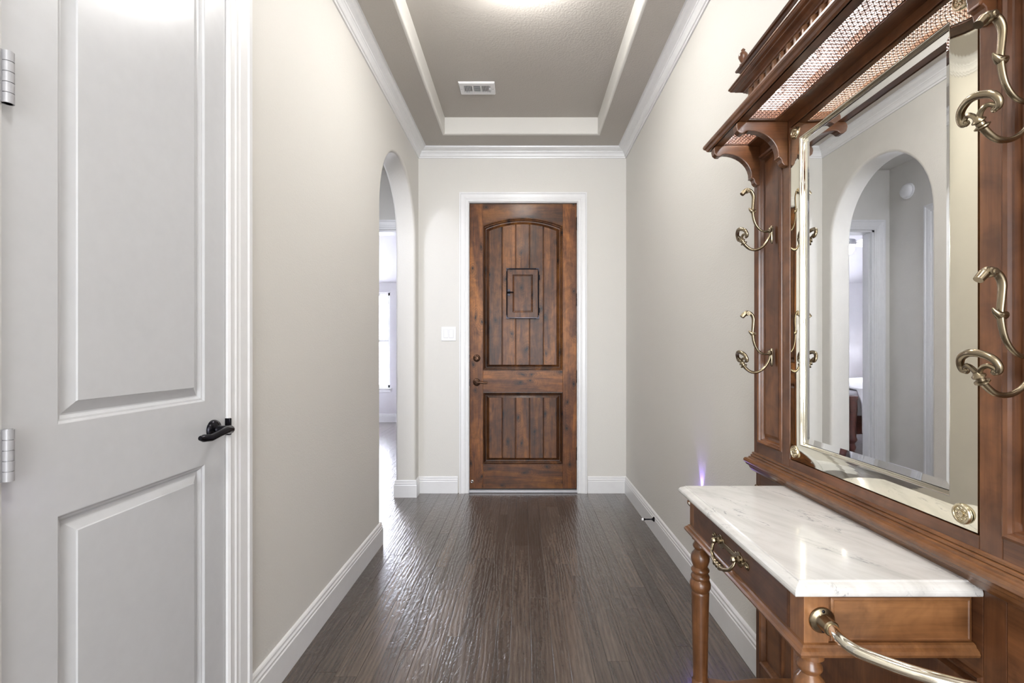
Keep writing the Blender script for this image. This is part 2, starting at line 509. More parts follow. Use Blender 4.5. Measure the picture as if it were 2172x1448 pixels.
# ---- casings
cas = [(0, 0), (0, 0.010), (0.006, 0.014), (0.010, 0.012), (0.022, 0.013), (0.026, 0.016), (0.034, 0.016), (0.040, 0.018), (0.066, 0.020), (0.070, 0.024), (0.082, 0.024), (0.082, 0)]
def scale_prof(p, k): return [(a * k, b) for a, b in p]
# front door: path clockwise so that side points outwards from the opening
def casing(name, path, normal, k=1.0):
    if normal[1] < 0: path = path[::-1]
    return struct(name, MB().sweep(path, [(-a, b) for a, b in scale_prof(cas, k)], normal), 'white')
casing('trim_3', [(dx0, YB, 0), (dx0, YB, dzt), (dx1, YB, dzt), (dx1, YB, 0)], (0, -1, 0), 0.95)
# closet casing, broad
casing('trim_4', [(XL, 1.405, 0), (XL, 1.405, 2.45), (XL, 0.795, 2.45), (XL, 0.795, 0)], (1, 0, 0), 1.25)

# ---- jambs
mb = MB()
mb.box(dx0 - 0.012, dx0 + 0.004, YB - 0.002, YB + 0.12, 0, dzt + 0.012); mb.box(dx1 - 0.004, dx1 + 0.012, YB - 0.002, YB + 0.12, 0, dzt + 0.012)
mb.box(dx0 + 0.004, dx1 - 0.004, YB - 0.002, YB + 0.12, dzt - 0.004, dzt + 0.012)
struct('trim_5', mb, 'white')
mb = MB()
mb.box(XL - TH, XL, 0.782, 0.797, 0, 2.452); mb.box(XL - TH, XL, 1.403, 1.418, 0, 2.452); mb.box(XL - TH, XL, 0.797, 1.403, 2.442, 2.456)
mb.box(XL - 0.075, XL - 0.06, 0.797, 0.81, 0, 2.44); mb.box(XL - 0.075, XL - 0.06, 1.39, 1.403, 0, 2.44)
struct('trim_6', mb, 'white')
struct('wall_closet', MB().box(XL - TH - 0.05, XL - TH - 0.002, 0.6, 1.6, 0, 2.6), 'wall')

# ---- vestibule beyond the arch
VX, VY, VZ = -1.85, 4.5, 2.93
bx0, bx1, bzt = -1.70, -0.97 - 0.10, 2.355
bx1 = XL - TH - 0.02
struct('wall_vestibule_side', MB().box(VX - 0.1, VX, 2.1, VY, 0, 3.0), 'wall')
mb = MB()
mb.box(-4.9, bx0, VY, VY + 0.12, 0, 3.3); mb.box(bx0, XL - TH, VY, VY + 0.12, bzt, 3.3)
struct('wall_vestibule_far', mb, 'wall')
struct('wall_vestibule_near', MB().box(VX - 0.1, XL - TH, 2.1, 2.2, 0, 3.0), 'wall')
struct('ceiling_vestibule', MB().box(VX - 0.1, XL - TH, 2.1, VY, VZ, VZ + 0.08), 'wall')
casing('trim_7', [(bx0 - 0.0, VY, 0), (bx0, VY, bzt), (bx1 + 0.012, VY, bzt), (bx1 + 0.012, VY, 0)], (0, -1, 0), 1.15).scale = (1, 1, 1)
mb = MB()
mb.box(bx0 - 0.002, bx0 + 0.018, VY - 0.002, VY + 0.125, 0, bzt); mb.box(bx0, XL - TH, VY - 0.002, VY + 0.125, bzt - 0.018, bzt + 0.002)
mb.box(bx0 + 0.016, bx0 + 0.028, VY + 0.03, VY + 0.07, 0, bzt)
struct('trim_8', mb, 'white')
# a second door on the vestibule side wall
casing('trim_9', [(VX, 4.0, 0), (VX, 4.0, 2.37), (VX, 3.24, 2.37), (VX, 3.24, 0)], (1, 0, 0), 1.1)
base_run('baseboard_vestibule', [(bx0 - 0.1, VY), (VX, VY), (VX, 4.10)])
mb = MB().box(VX - 0.01, VX + 0.004, 3.245, 3.995, 0.01, 2.365)
for z0, z1 in ((0.25, 0.95), (1.1, 2.2)):
    mb.loft([[(VX + d, a, b) for a, b in ((3.36 + e, z0 + e), (3.88 - e, z0 + e), (3.88 - e, z1 - e), (3.36 + e, z1 - e))] for e, d in ((0, 0.004), (0.01, 0.010), (0.03, 0.006), (0.06, 0.010))], capend=True)
struct('door_3', mb, 'door_white')

# ---- bedroom
BY, BXL, BXR = 8.0, -4.8, -0.95
wx0, wx1, wz0, wz1 = -3.7, -2.262, 0.58, 2.20
mb = MB()
mb.box(BXL, wx0, BY, BY + 0.14, 0, 3.3); mb.box(wx1, BXR, BY, BY + 0.14, 0, 3.3)
mb.box(wx0, wx1, BY, BY + 0.14, 0, wz0); mb.box(wx0, wx1, BY, BY + 0.14, wz1, 3.3)
struct('wall_bedroom_far', mb, 'bedwall')
struct('wall_bedroom_left', MB().box(BXL - 0.1, BXL, VY, BY, 0, 3.3), 'bedwall')
struct('wall_bedroom_right', MB().box(BXR, BXR + 0.1, VY + 0.12, BY, 0, 3.3), 'bedwall')
mb = MB().add([(BXL, BY, 2.36), (BXR, BY, 2.36), (BXR, 6.9, 3.05), (BXL, 6.9, 3.05), (BXR, VY + 0.12, 3.05), (BXL, VY + 0.12, 3.05)], [(0, 1, 2, 3), (3, 2, 4, 5)])
struct('ceiling_bedroom', mb, 'bedwall')
base_run('baseboard_bedroom', [(BXR, BY), (BXL, BY)])
# the window
wn = thing('window_1', ((wx0 + wx1) / 2, BY, wz0), kind='structure')
mb = MB()
for a, b in ((wx0, wx0 + 0.05), (wx1 - 0.05, wx1), ((wx0 + wx1) / 2 - 0.03, (wx0 + wx1) / 2 + 0.03)): mb.box(a, b, BY + 0.05, BY + 0.09, wz0, wz1)
mb.box(wx0, wx1, BY + 0.05, BY + 0.09, wz0, wz0 + 0.05); mb.box(wx0, wx1, BY + 0.05, BY + 0.09, wz1 - 0.05, wz1)
obj('window_frame', mb, 'white', wn, 0.004)
mb = MB().box(wx0, wx1, BY + 0.055, BY + 0.085, 1.36, 1.40); obj('sash_bar', mb, 'white', wn)
obj('pane', MB().box(wx0 + 0.04, wx1 - 0.04, BY + 0.066, BY + 0.070, wz0 + 0.04, wz1 - 0.04), 'glass', wn)
obj('window_sill', MB().box(wx0 - 0.03, wx1 + 0.035, BY - 0.045, BY + 0.06, wz0 - 0.022, wz0), 'white', wn, 0.006)
obj('sill_apron', MB().box(wx0, wx1 + 0.01, BY - 0.016, BY - 0.001, wz0 - 0.075, wz0 - 0.022), 'white', wn, 0.004)

# ---- great room behind the camera (closes the house, lets the added fill in)
GY, GX0, GX1, GZ = -5.8, -3.4, 3.4, 3.05
mb = MB()
mb.box(GX0, -2.4, GY - 0.1, GY, 0, 3.3); mb.box(2.4, GX1, GY - 0.1, GY, 0, 3.3); mb.box(-2.4, 2.4, GY - 0.1, GY, 0, 0.3); mb.box(-2.4, 2.4, GY - 0.1, GY, 2.8, 3.3)
struct('wall_great_room_far', mb, 'wall')
struct('wall_great_room_left', MB().box(GX0 - 0.1, GX0, GY, Y0, 0, 3.3), 'wall')
struct('wall_great_room_right', MB().box(GX1, GX1 + 0.1, GY, Y0, 0, 3.3), 'wall')
struct('wall_great_room_near', MB().box(GX0, XL - TH, Y0 - 0.0, Y0 + 0.1, 0, 3.3).box(XR + 0.12, GX1, Y0, Y0 + 0.1, 0, 3.3).box(XL - TH, XR + 0.12, Y0 - 0.08, Y0, HC, 3.3), 'wall')
struct('ceiling_great_room', MB().box(GX0, GX1, GY, Y0, GZ, GZ + 0.1), 'wall')

# ---- floor: sub-floor and planks
fl = thing('floor', (0, 1.5, 0), kind='structure')
obj('subfloor', MB().box(GX0 - 0.2, GX1 + 0.2, GY, Y0, -0.06, -0.003), 'floor', fl)
obj('subfloor', MB().box(-4.95, 1.02, Y0, 8.2, -0.06, -0.006), 'darkslot', fl)
def plank_mb(x0, x1, y0, y1, dz=0.0):
    g = 0.0003; h = dz; m_ = MB()
    b = 0.0010
    top = [(x0 + g + b, y0 + g + b, h), (x1 - g - b, y0 + g + b, h), (x1 - g - b, y1 - g - b, h), (x0 + g + b, y1 - g - b, h)]
    mid = [(x0 + g, y0 + g, h - 0.0007), (x1 - g, y0 + g, h - 0.0007), (x1 - g, y1 - g, h - 0.0007), (x0 + g, y1 - g, h - 0.0007)]
    low = [(p[0], p[1], -0.02) for p in mid]
    m_.loft([low, mid, top], capend=True)
    return m_
x = XL; rows = []
while x < XR - 0.01:
    w_ = random.choice((0.062, 0.085, 0.105, 0.085))
    if XR - (x + w_) < 0.05: w_ = XR - x
    rows.append((x, x + w_)); x += w_
for (x0, x1) in rows:
    y = Y0 - random.random() * 0.8
    while y < YB:
        L = random.uniform(0.55, 1.35)
        a, b = max(y, Y0), min(y + L, YB)
        if b - a > 0.02: obj('plank', plank_mb(x0, x1, a, b, random.uniform(-0.0006, 0.0)), 'floor', fl)
        y += L
mbf = MB()
x = -4.8
while x < XL - 0.001:
    w_ = random.choice((0.062, 0.085, 0.105)); x1 = min(x + w_, XL)
    y = 2.0 - random.random() * 0.8
    while y < 8.1:
        L = random.uniform(0.55, 1.35)
        a, b = max(y, 2.1), min(y + L, 8.0)
        if b - a > 0.02:
            p = plank_mb(x, x1, a, b, random.uniform(-0.0006, 0.0)); mbf.add(p.v, p.f)
        y += L
    x = x1
obj('vestibule_planks', mbf, 'floor', fl, kind='stuff')
struct('trim_10', MB().box(dx0, dx1, YB - 0.004, YB + 0.11, 0.0, 0.022), 'offwhite_metal', bevel=0.005)   # threshold
struct('wall_porch', MB().box(-1.0, 1.0, YB + 0.13, YB + 0.2, 0, 3.0), 'darkslot')

# ================================================================== front door (knotty alder)
d1 = thing('door_1', (0, YB + 0.02, 0.03), kind='structure')
FD = YB + 0.022                                   # face of the slab
def fy(u, v, d): return (u, FD + d, v)
SX0, SX1, SZ0, SZ1 = -0.457, 0.454, 0.030, 2.458
px0, px1 = -0.344, 0.336
def arc_z(x, spring, apex, half):                  # circular arch
    sag = apex - spring; Rr = (half * half + sag * sag) / (2 * sag)
    return apex - Rr + math.sqrt(max(Rr * Rr - x * x, 0))
cxm = (px0 + px1) / 2; hw = (px1 - px0) / 2
def opening(inset, spring, apex, zb, n=20):
    h = hw - inset; p = [(cxm - h, zb), (cxm + h, zb)]
    for k_ in range(n + 1):
        xx = h - 2 * h * k_ / n
        p.append((cxm + xx, arc_z(xx, spring, apex, h)))
    return p
obj('stile', MB().box(SX0, px0, FD, FD + 0.045, SZ0, SZ1), 'alder_z', d1, 0.0015)
obj('stile', MB().box(px1, SX1, FD, FD + 0.045, SZ0, SZ1), 'alder_z', d1, 0.0015)
tp = [(cxm + hw - 2 * hw * k_ / 20, arc_z(hw - 2 * hw * k_ / 20, 2.272, 2.338, hw)) for k_ in range(21)]
obj('top_rail', MB().prism([(px0, SZ1), (px1, SZ1)] + tp, fy, 0, 0.045), 'alder_x', d1)
obj('middle_rail', MB().box(px0, px1, FD, FD + 0.045, 0.852, 1.040), 'alder_x', d1, 0.0015)
obj('bottom_rail', MB().box(px0, px1, FD, FD + 0.045, SZ0, 0.242), 'alder_x', d1, 0.0015)
# sticking: ogee from the frame, down into the recess, then raised edge up to the planks
def stick(steps):
    return [[fy(u, v, d) for u, v in pts] for pts, d in steps]
up = [(opening(-0.002, 2.274, 2.340, 1.038), -0.004), (opening(0.006, 2.265, 2.331, 1.046), -0.005), (opening(0.010, 2.261, 2.327, 1.050), 0.002), (opening(0.018, 2.253, 2.318, 1.058), 0.006),
      (opening(0.022, 2.249, 2.314, 1.062), 0.016), (opening(0.028, 2.243, 2.307, 1.068), 0.017), (opening(0.048, 2.226, 2.285, 1.086), 0.006)]
obj('panel_moulding', MB().loft(stick(up)), 'alder_z', d1)
def ropen(i, z0, z1): return [(px0 + i, z0 + i), (px1 - i, z0 + i), (px1 - i, z1 - i), (px0 + i, z1 - i)]
lowr = [(ropen(-0.002, 0.242, 0.852), -0.004), (ropen(0.006, 0.242, 0.852), -0.005), (ropen(0.010, 0.242, 0.852), 0.002), (ropen(0.018, 0.242, 0.852), 0.006),
        (ropen(0.022, 0.242, 0.852), 0.016), (ropen(0.028, 0.242, 0.852), 0.017), (ropen(0.048, 0.242, 0.852), 0.006)]
obj('panel_moulding', MB().loft(stick(lowr)), 'alder_z', d1)
obj('backing_board', MB().box(px0, px1, FD + 0.020, FD + 0.04, 0.2, 2.30), 'alder_z', d1)
edges = [px0 + 0.047, -0.180, -0.066, 0.053, 0.172, px1 - 0.047]
for i in range(5):
    a, b = edges[i] + 0.0018, edges[i + 1] - 0.0018
    hh = hw - 0.048
    def zt(xx): return arc_z(max(-hh, min(hh, xx - cxm)), 2.226, 2.285, hh)
    def plank_ring(e, d):
        aa, bb = a + e, b - e; n = 6
        pts = [(aa, 1.086), (bb, 1.086)] + [(bb - (bb - aa) * q / n, zt(bb - (bb - aa) * q / n)) for q in range(n + 1)]
        return [fy(u, v, d) for u, v in pts]
    obj('door_plank', MB().loft([plank_ring(0, 0.018), plank_ring(0, 0.0095), plank_ring(0.0045, 0.006)], capend=True), 'alder_z', d1)
    def pr(e, d): return [fy(u, v, d) for u, v in ((a + e, 0.290), (b - e, 0.290), (b - e, 0.804), (a + e, 0.804))]
    obj('door_plank', MB().loft([pr(0, 0.018), pr(0, 0.0095), pr(0.0045, 0.006)], capend=True), 'alder_z', d1)
# speakeasy
s0, s1, q0, q1 = -0.145, 0.134, 1.478, 1.906
def rr(i, d, a=s0, b=s1, c=q0, e=q1): return [fy(u, v, d) for u, v in ((a + i, c + i), (b - i, c + i), (b - i, e - i), (a + i, e - i))]
sp = obj('grille_door', MB().loft([rr(0, 0.006), rr(0, -0.012), rr(0.012, -0.016), rr(0.054, -0.016), rr(0.058, -0.010), rr(0.066, -0.008), rr(0.068, -0.011)], capend=True), 'alder_z', d1, label='small square speakeasy door of knotty wood')
obj('frame_moulding', MB().sweep([fy(s0 + 0.006, q0 + 0.006, -0.012), fy(s1 - 0.006, q0 + 0.006, -0.012), fy(s1 - 0.006, q1 - 0.006, -0.012), fy(s0 + 0.006, q1 - 0.006, -0.012)],
    [(-0.006, 0), (-0.006, 0.008), (-0.002, 0.012), (0.004, 0.010), (0.006, 0.0)], (0, -1, 0), closed=True), 'black', sp)
mb = MB().lathe([(0.006, 0), (0.006, 0.020), (0.004, 0.024)], fy(-0.122, 1.699, -0.016), (0, -1, 0), 12)
mb.tube([fy(-0.135, 1.699, -0.038), fy(-0.118, 1.699, -0.040), fy(-0.095, 1.701, -0.040), fy(-0.083, 1.697, -0.038)], [0.006, 0.008, 0.005, 0.007], 8)
mb.box(-0.132, -0.112, FD - 0.024, FD - 0.016, 1.672, 1.726)
obj('latch', mb, 'black', sp)
for zz in (1.55, 1.83):
    obj('strap_hinge', MB().lathe([(0.005, -0.02), (0.005, 0.02)], fy(s1 + 0.003, zz, -0.012), (0, 0, 1), 10), 'black', sp)
for (u, v) in ((s0, q0), (s1, q0), (s0, q1), (s1, q1)):
    su = 1 if u == s0 else -1; sv = 1 if v == q0 else -1
    mb = MB().prism([(u, v), (u + su * 0.026, v), (u + su * 0.026, v + sv * 0.007), (u + su * 0.007, v + sv * 0.007), (u + su * 0.007, v + sv * 0.026), (u, v + sv * 0.026)], fy, -0.020, -0.0245)
    obj('corner_strap', mb, 'black', sp)
# deadbolt, lever
def rosette(u, v, r, name):
    return MB().lathe([(r, 0), (r, 0.004), (r * 0.9, 0.009), (r * 0.62, 0.012), (r * 0.5, 0.010), (r * 0.45, 0.014), (0.001, 0.016)], fy(u, v, 0), (0, -1, 0), 24)
db = obj('deadbolt', rosette(-0.397, 1.142, 0.031, ''), 'bronze', d1, label='round bronze deadbolt')
obj('thumb_turn', MB().box(-0.401, -0.393, FD - 0.030, FD - 0.012, 1.124, 1.160), 'bronze', db, 0.002)
lv = obj('lever_handle', rosette(-0.397, 0.937, 0.032, ''), 'bronze', d1, label='bronze lever handle pointing right')
obj('lever', MB().tube([fy(-0.397, 0.937, -0.012), fy(-0.397, 0.937, -0.045), fy(-0.388, 0.939, -0.056), fy(-0.36, 0.940, -0.058), fy(-0.33, 0.933, -0.056), fy(-0.305, 0.936, -0.052)],
    [0.010, 0.010, 0.010, 0.0085, 0.008, 0.0075], 12), 'bronze', lv)
for zz in (1.142, 0.937):
    obj('strike_plate', MB().box(SX0 - 0.008, SX0 + 0.002, FD - 0.010, FD + 0.02, zz - 0.03, zz + 0.03), 'black', d1, 0.002)
for zz in (2.287, 1.641, 0.987, 0.33):
    hb = MB()
    for kq in range(3): hb.lathe([(0.0075, 0), (0.0075, 0.034)], (SX1 + 0.004, FD - 0.007, zz - 0.053 + kq * 0.0355), (0, 0, 1), 12)
    hb.lathe([(0.004, -0.006), (0.004, 0.118)], (SX1 + 0.004, FD - 0.007, zz - 0.056), (0, 0, 1), 10)
    obj('hinge', hb, 'black', d1)
obj('door_holder', MB().lathe([(0.014, 0), (0.014, 0.006), (0.007, 0.010), (0.008, 0.028), (0.003, 0.034)], fy(-0.437, 0.092, 0), (0, -1, 0), 16), 'chrome', d1, label='small chrome stop screw')

# ================================================================== closet door
d2 = thing('door_2', (XL, 1.1, 0.01), kind='structure')
DX = XL + 0.004                                    # face
def fx(u, v, d): return (DX + d, u, v)
ey0, ey1 = 0.800, 1.400
cy0, cy1 = 0.897, 1.312
zz_ = [(0.26, 0.886), (1.061, 2.30)]
mb = MB()
mb.box(DX - 0.035, DX, ey0, cy0, 0.012, 2.438); mb.box(DX - 0.035, DX, cy1, ey1, 0.012, 2.438)
mb.box(DX - 0.035, DX, cy0, cy1, 0.012, zz_[0][0]); mb.box(DX - 0.035, DX, cy0, cy1, zz_[0][1], zz_[1][0]); mb.box(DX - 0.035, DX, cy0, cy1, zz_[1][1], 2.438)
obj('door_frame', mb, 'door_white', d2)
for z0, z1 in zz_:
    def pr2(e, d): return [fx(u, v, d) for u, v in ((cy0 + e, z0 + e), (cy1 - e, z0 + e), (cy1 - e, z1 - e), (cy0 + e, z1 - e))]
    obj('door_panel', MB().loft([pr2(0, 0.0), pr2(0.002, -0.001), pr2(0.005, -0.0045), pr2(0.009, -0.0055), pr2(0.013, -0.0095), pr2(0.015, -0.012), pr2(0.018, -0.012), pr2(0.040, -0.0035), pr2(0.042, -0.001)], capend=True), 'door_white', d2)
lh = obj('lever_handle', MB().lathe([(0.028, 0), (0.028, 0.004), (0.026, 0.009), (0.018, 0.013), (0.012, 0.015), (0.011, 0.020)], fx(1.345, 0.977, 0), (1, 0, 0), 28), 'black', d2, label='dark bronze lever handle')
obj('lever', MB().tube([fx(1.345, 0.977, 0.015), fx(1.345, 0.977, 0.040), fx(1.340, 0.978, 0.052), fx(1.315, 0.980, 0.057), fx(1.285, 0.975, 0.057), fx(1.255, 0.970, 0.055), fx(1.232, 0.973, 0.050), fx(1.222, 0.975, 0.048)],
    [0.011, 0.012, 0.012, 0.010, 0.009, 0.0095, 0.010, 0.006], 14), 'black', lh)
obj('strike_plate', MB().box(XL + 0.0005, XL + 0.0175, 1.4015, 1.4115, 0.951, 1.001), 'black', d2, 0.002)
for hz in (2.25, 1.665, 1.024, 0.30):
    hb = MB()
    for kq in range(5): hb.lathe([(0.0078, 0), (0.0078, 0.0165)], (DX + 0.011, 0.801, hz - 0.0445 + kq * 0.0178), (0, 0, 1), 14)
    hb.lathe([(0.006, 0.0), (0.006, 0.089)], (DX + 0.011, 0.801, hz - 0.0445), (0, 0, 1), 10)
    hb.box(DX, DX + 0.008, 0.783, 0.800, hz - 0.0445, hz + 0.0445)
    obj('hinge', hb, 'offwhite_metal', d2)

# ================================================================== small fixtures
sw = thing('light_switch', (-0.632, YB, 1.35), 'white double rocker light switch on the wall left of the wooden front door', 'light switch')
obj('wall_plate', MB().box(-0.695, -0.571, YB - 0.006, YB - 0.0003, 1.290, 1.409), 'white_plastic', sw, 0.002)
for cx in (-0.656, -0.610):
    m_ = MB().box(cx - 0.0165, cx + 0.0165, YB - 0.0095, YB - 0.005, 1.316, 1.383)
    obj('rocker', m_, 'white_plastic', sw, 0.0012)
    obj('rocker_gap', MB().sweep([(cx - 0.018, YB - 0.0062, 1.3145), (cx + 0.018, YB - 0.0062, 1.3145), (cx + 0.018, YB - 0.0062, 1.3845), (cx - 0.018, YB - 0.0062, 1.3845)], [(-0.0005, 0), (-0.0005, 0.0004), (0.0005, 0.0004), (0.0005, 0)], (0, -1, 0), closed=True), 'offwhite_metal', sw)

vt = thing('ceiling_vent', (-0.32, 3.3, ZT), 'white rectangular air vent on the raised tray ceiling', 'vent')
vx0, vx1, vy0, vy1 = -0.447, -0.197, 3.226, 3.376
mb = MB()
mb.loft([rect(vx0, vx1, vy0, vy1, ZT - 0.0005), rect(vx0, vx1, vy0, vy1, ZT - 0.005), rect(vx0 + 0.006, vx1 - 0.006, vy0 + 0.006, vy1 - 0.006, ZT - 0.012),
         rect(vx0 + 0.032, vx1 - 0.032, vy0 + 0.034, vy1 - 0.034, ZT - 0.012), rect(vx0 + 0.032, vx1 - 0.032, vy0 + 0.034, vy1 - 0.034, ZT - 0.002)])
obj('vent_frame', mb, 'white_plastic', vt)
obj('vent_duct', MB().box(vx0 + 0.03, vx1 - 0.03, vy0 + 0.03, vy1 - 0.03, ZT - 0.003, ZT - 0.001), 'darkslot', vt)
for base_x in (vx0 + 0.034, vx1 - 0.034 - 0.058):
    for q in range(6):
        xx = base_x + q * 0.0105
        obj('slat', MB().box(xx, xx + 0.0045, vy0 + 0.036, vy1 - 0.036, ZT - 0.0125, ZT - 0.003), 'white_plastic', vt)
for xx in (vx0 + 0.095, vx1 - 0.100): obj('divider', MB().box(xx - 0.003, xx + 0.005, vy0 + 0.034, vy1 - 0.034, ZT - 0.0125, ZT - 0.003), 'white_plastic', vt)
for q in range(7):
    yy = vy0 + 0.040 + q * 0.0105
    obj('slat', MB().add([(vx0 + 0.097, yy, ZT - 0.0125), (vx1 - 0.102, yy, ZT - 0.0125), (vx1 - 0.102, yy + 0.0085, ZT - 0.006), (vx0 + 0.097, yy + 0.0085, ZT - 0.006),
                          (vx0 + 0.097, yy, ZT - 0.0110), (vx1 - 0.102, yy, ZT - 0.0110), (vx1 - 0.102, yy + 0.0085, ZT - 0.0045), (vx0 + 0.097, yy + 0.0085, ZT - 0.0045)],
                         [(0, 1, 2, 3), (4, 7, 6, 5), (0, 4, 5, 1), (3, 2, 6, 7), (0, 3, 7, 4), (1, 5, 6, 2)]), 'white_plastic', vt)
obj('damper_lever', MB().box(vx1 - 0.040, vx1 - 0.034, vy0 + 0.060, vy0 + 0.084, ZT - 0.022, ZT - 0.010), 'white_plastic', vt)
for xx in (vx0 + 0.015, vx1 - 0.015):
    obj('screw', MB().lathe([(0.004, 0), (0.003, 0.002)], (xx, (vy0 + vy1) / 2, ZT - 0.012), (0, 0, -1), 10), 'offwhite_metal', vt)

ds = thing('door_stop', (0.857, 3.09, 0.10), 'small dark metal door stop with a white tip on the right baseboard', 'door stop')
obj('stop_body', MB().lathe([(0.016, 0), (0.016, 0.003), (0.009, 0.010), (0.0045, 0.020), (0.0045, 0.058), (0.0075, 0.062), (0.0075, 0.070)], (0.8575, 3.09, 0.10), (-1, 0, 0), 18), 'black', ds)
obj('rubber_tip', MB().lathe([(0.0085, 0), (0.0085, 0.008), (0.006, 0.012)], (0.787, 3.09, 0.10), (-1, 0, 0), 16), 'white_plastic', ds, label='white rubber tip')

for ly, lab in ((2.2, 'frosted bowl ceiling light above the hall, the one nearer the wooden front door'), (0.2, 'added bowl fill light above the hall, out of view, the one nearer the camera')):  # the bowl nearer the camera is added to brighten the side walls
    cl = thing('ceiling_light', (0, ly, ZT), lab, 'ceiling light', 'hall ceiling lights')
    obj('canopy', MB().lathe([(0.07, 0), (0.07, 0.012), (0.03, 0.02)], (0, ly, ZT), (0, 0, -1), 32), 'bronze', cl)
    obj('stem', MB().lathe([(0.008, 0), (0.008, 0.06)], (0, ly, ZT - 0.02), (0, 0, -1), 12), 'bronze', cl)
    obj('glass_bowl', MB().lathe([(0.13, 0.075), (0.135, 0.085), (0.125, 0.11), (0.09, 0.135), (0.04, 0.148), (0.001, 0.15)], (0, ly, ZT), (0, 0, -1), 32), 'bowl', cl)
vl = thing('added_fill_fixture', (-1.58, 2.55, VZ), 'added unseen fixture for the vestibule fill light beyond the arch', 'ceiling light')  # made-up fixture round the vestibule fill, out of view
obj('trim_ring', MB().sweep([(-1.58 + 0.22 * math.cos(2 * PI * k_ / 24), 2.55 + 0.22 * math.sin(2 * PI * k_ / 24), VZ) for k_ in range(24)], [(-0.02, 0), (-0.02, -0.01), (0.0, -0.014), (0.02, -0.004), (0.02, 0)], (0, 0, 1), closed=True), 'white_plastic', vl)

nl = thing('night_light', (XR, 2.30, 0.47), 'small violet plug-in night light low on the right wall behind the table', 'night light')
obj('night_light_body', MB().box(XR - 0.028, XR - 0.0005, 2.27, 2.33, 0.42, 0.50), 'white_plastic', nl, 0.006)
obj('lens', MB().box(XR - 0.022, XR - 0.006, 2.28, 2.32, 0.50, 0.506).box(XR - 0.040, XR - 0.028, 2.275, 2.325, 0.425, 0.495), 'purple', nl, 0.002, label='glowing violet lens')
l_ = bpy.data.lights.new('night_light_beam', 'SPOT'); l_.energy = 4.0; l_.color = (0.35, 0.22, 1.0); l_.spot_size = 1.0; l_.spot_blend = 0.8; l_.shadow_soft_size = 0.006
o_ = bpy.data.objects.new('night_light_beam', l_); C.objects.link(o_); o_.location = (XR - 0.012, 2.30, 0.512); o_.rotation_euler = (PI, 0, 0)

sd = thing('smoke_detector', (VX, 4.28, 2.65), 'round white smoke detector on the grey vestibule wall beyond the arch', 'smoke detector')
obj('detector_base', MB().lathe([(0.070, 0), (0.070, 0.010), (0.062, 0.012)], (VX + 0.001, 4.28, 2.655), (1, 0, 0), 32), 'white_plastic', sd)
obj('detector_cover', MB().lathe([(0.058, 0.012), (0.058, 0.032), (0.048, 0.044), (0.02, 0.048), (0.001, 0.048)], (VX, 4.28, 2.655), (1, 0, 0), 32), 'white_plastic', sd)

# ================================================================== hall stand
hs = thing('hall_stand', (0.81, 1.137, 0), 'tall cherry wood hall stand with mirror, brass hooks and marble table, on the right wall', 'hall stand')
XF, XLo, XBk = 0.811, 0.818, 0.856
HY0, HY1, HM = 0.616, 1.658, 1.137
stY = [(HY0, 0.645), (0.797, 0.839), (1.435, 1.477), (1.629, HY1)]
def bx(*a): return MB().box(*a)
obj('back_board', bx(0.838, XBk, HY0 + 0.002, HY1 - 0.002, 0.02, 2.06), 'ch_z', hs)
for a, b in stY: obj('stile', bx(XF, 0.838, a, b, 0.845, 1.905), 'ch_z', hs, 0.002)
for a, b in ((0.645, 0.797), (1.477, 1.629)):
    obj('rail', bx(XF, 0.838, a, b, 1.870, 1.905), 'ch_y', hs, 0.001)
    obj('rail', bx(XF, 0.838, a, b, 0.845, 0.885), 'ch_y', hs, 0.001)
    # column panel: bead, recess, raised field
    z0, z1 = 0.885, 1.870
    def cr(e, d): return [(XF + d, u, v) for u, v in ((a + e, z0 + e), (b - e, z0 + e), (b - e, z1 - e), (a + e, z1 - e))]
    obj('column_panel', MB().loft([cr(-0.001, 0.001), cr(0.0, -0.003), cr(0.005, -0.006), cr(0.010, -0.003), cr(0.012, 0.003), cr(0.015, 0.004), cr(0.018, 0.014), cr(0.026, 0.015), cr(0.030, 0.009), cr(0.038, 0.007)], capend=True), 'ch_z', hs)
obj('rail', bx(XF, 0.838, 0.839, 1.435, 0.845, 0.872), 'ch_y', hs, 0.001)
obj('rail', bx(XF, 0.838, 0.839, 1.435, 1.880, 1.905), 'ch_y', hs, 0.001)
# --- ledge moulding below the mirror
led = [(0.0, 0.036), (0.0045, 0.034), (0.005, 0.030), (0.003, 0.028), (0.008, 0.026), (0.0085, 0.022), (0.007, 0.020), (0.013, 0.018), (0.0135, 0.014), (0.022, 0.012), (0.0255, 0.007), (0.0255, 0.001), (0.021, -0.004), (0.019, -0.010), (0.013, -0.014), (0.010, -0.022), (0.004, -0.030), (-0.006, -0.036), (-0.006, 0.036)]
pth = [(XBk, HY1, 0.812), (XF, HY1, 0.812), (XF, HY0, 0.812), (XBk, HY0, 0.812)]
obj('ledge_moulding', MB().sweep(pth, [(-a, b) for a, b in led], (0, 0, 1)), 'ho_y', hs)
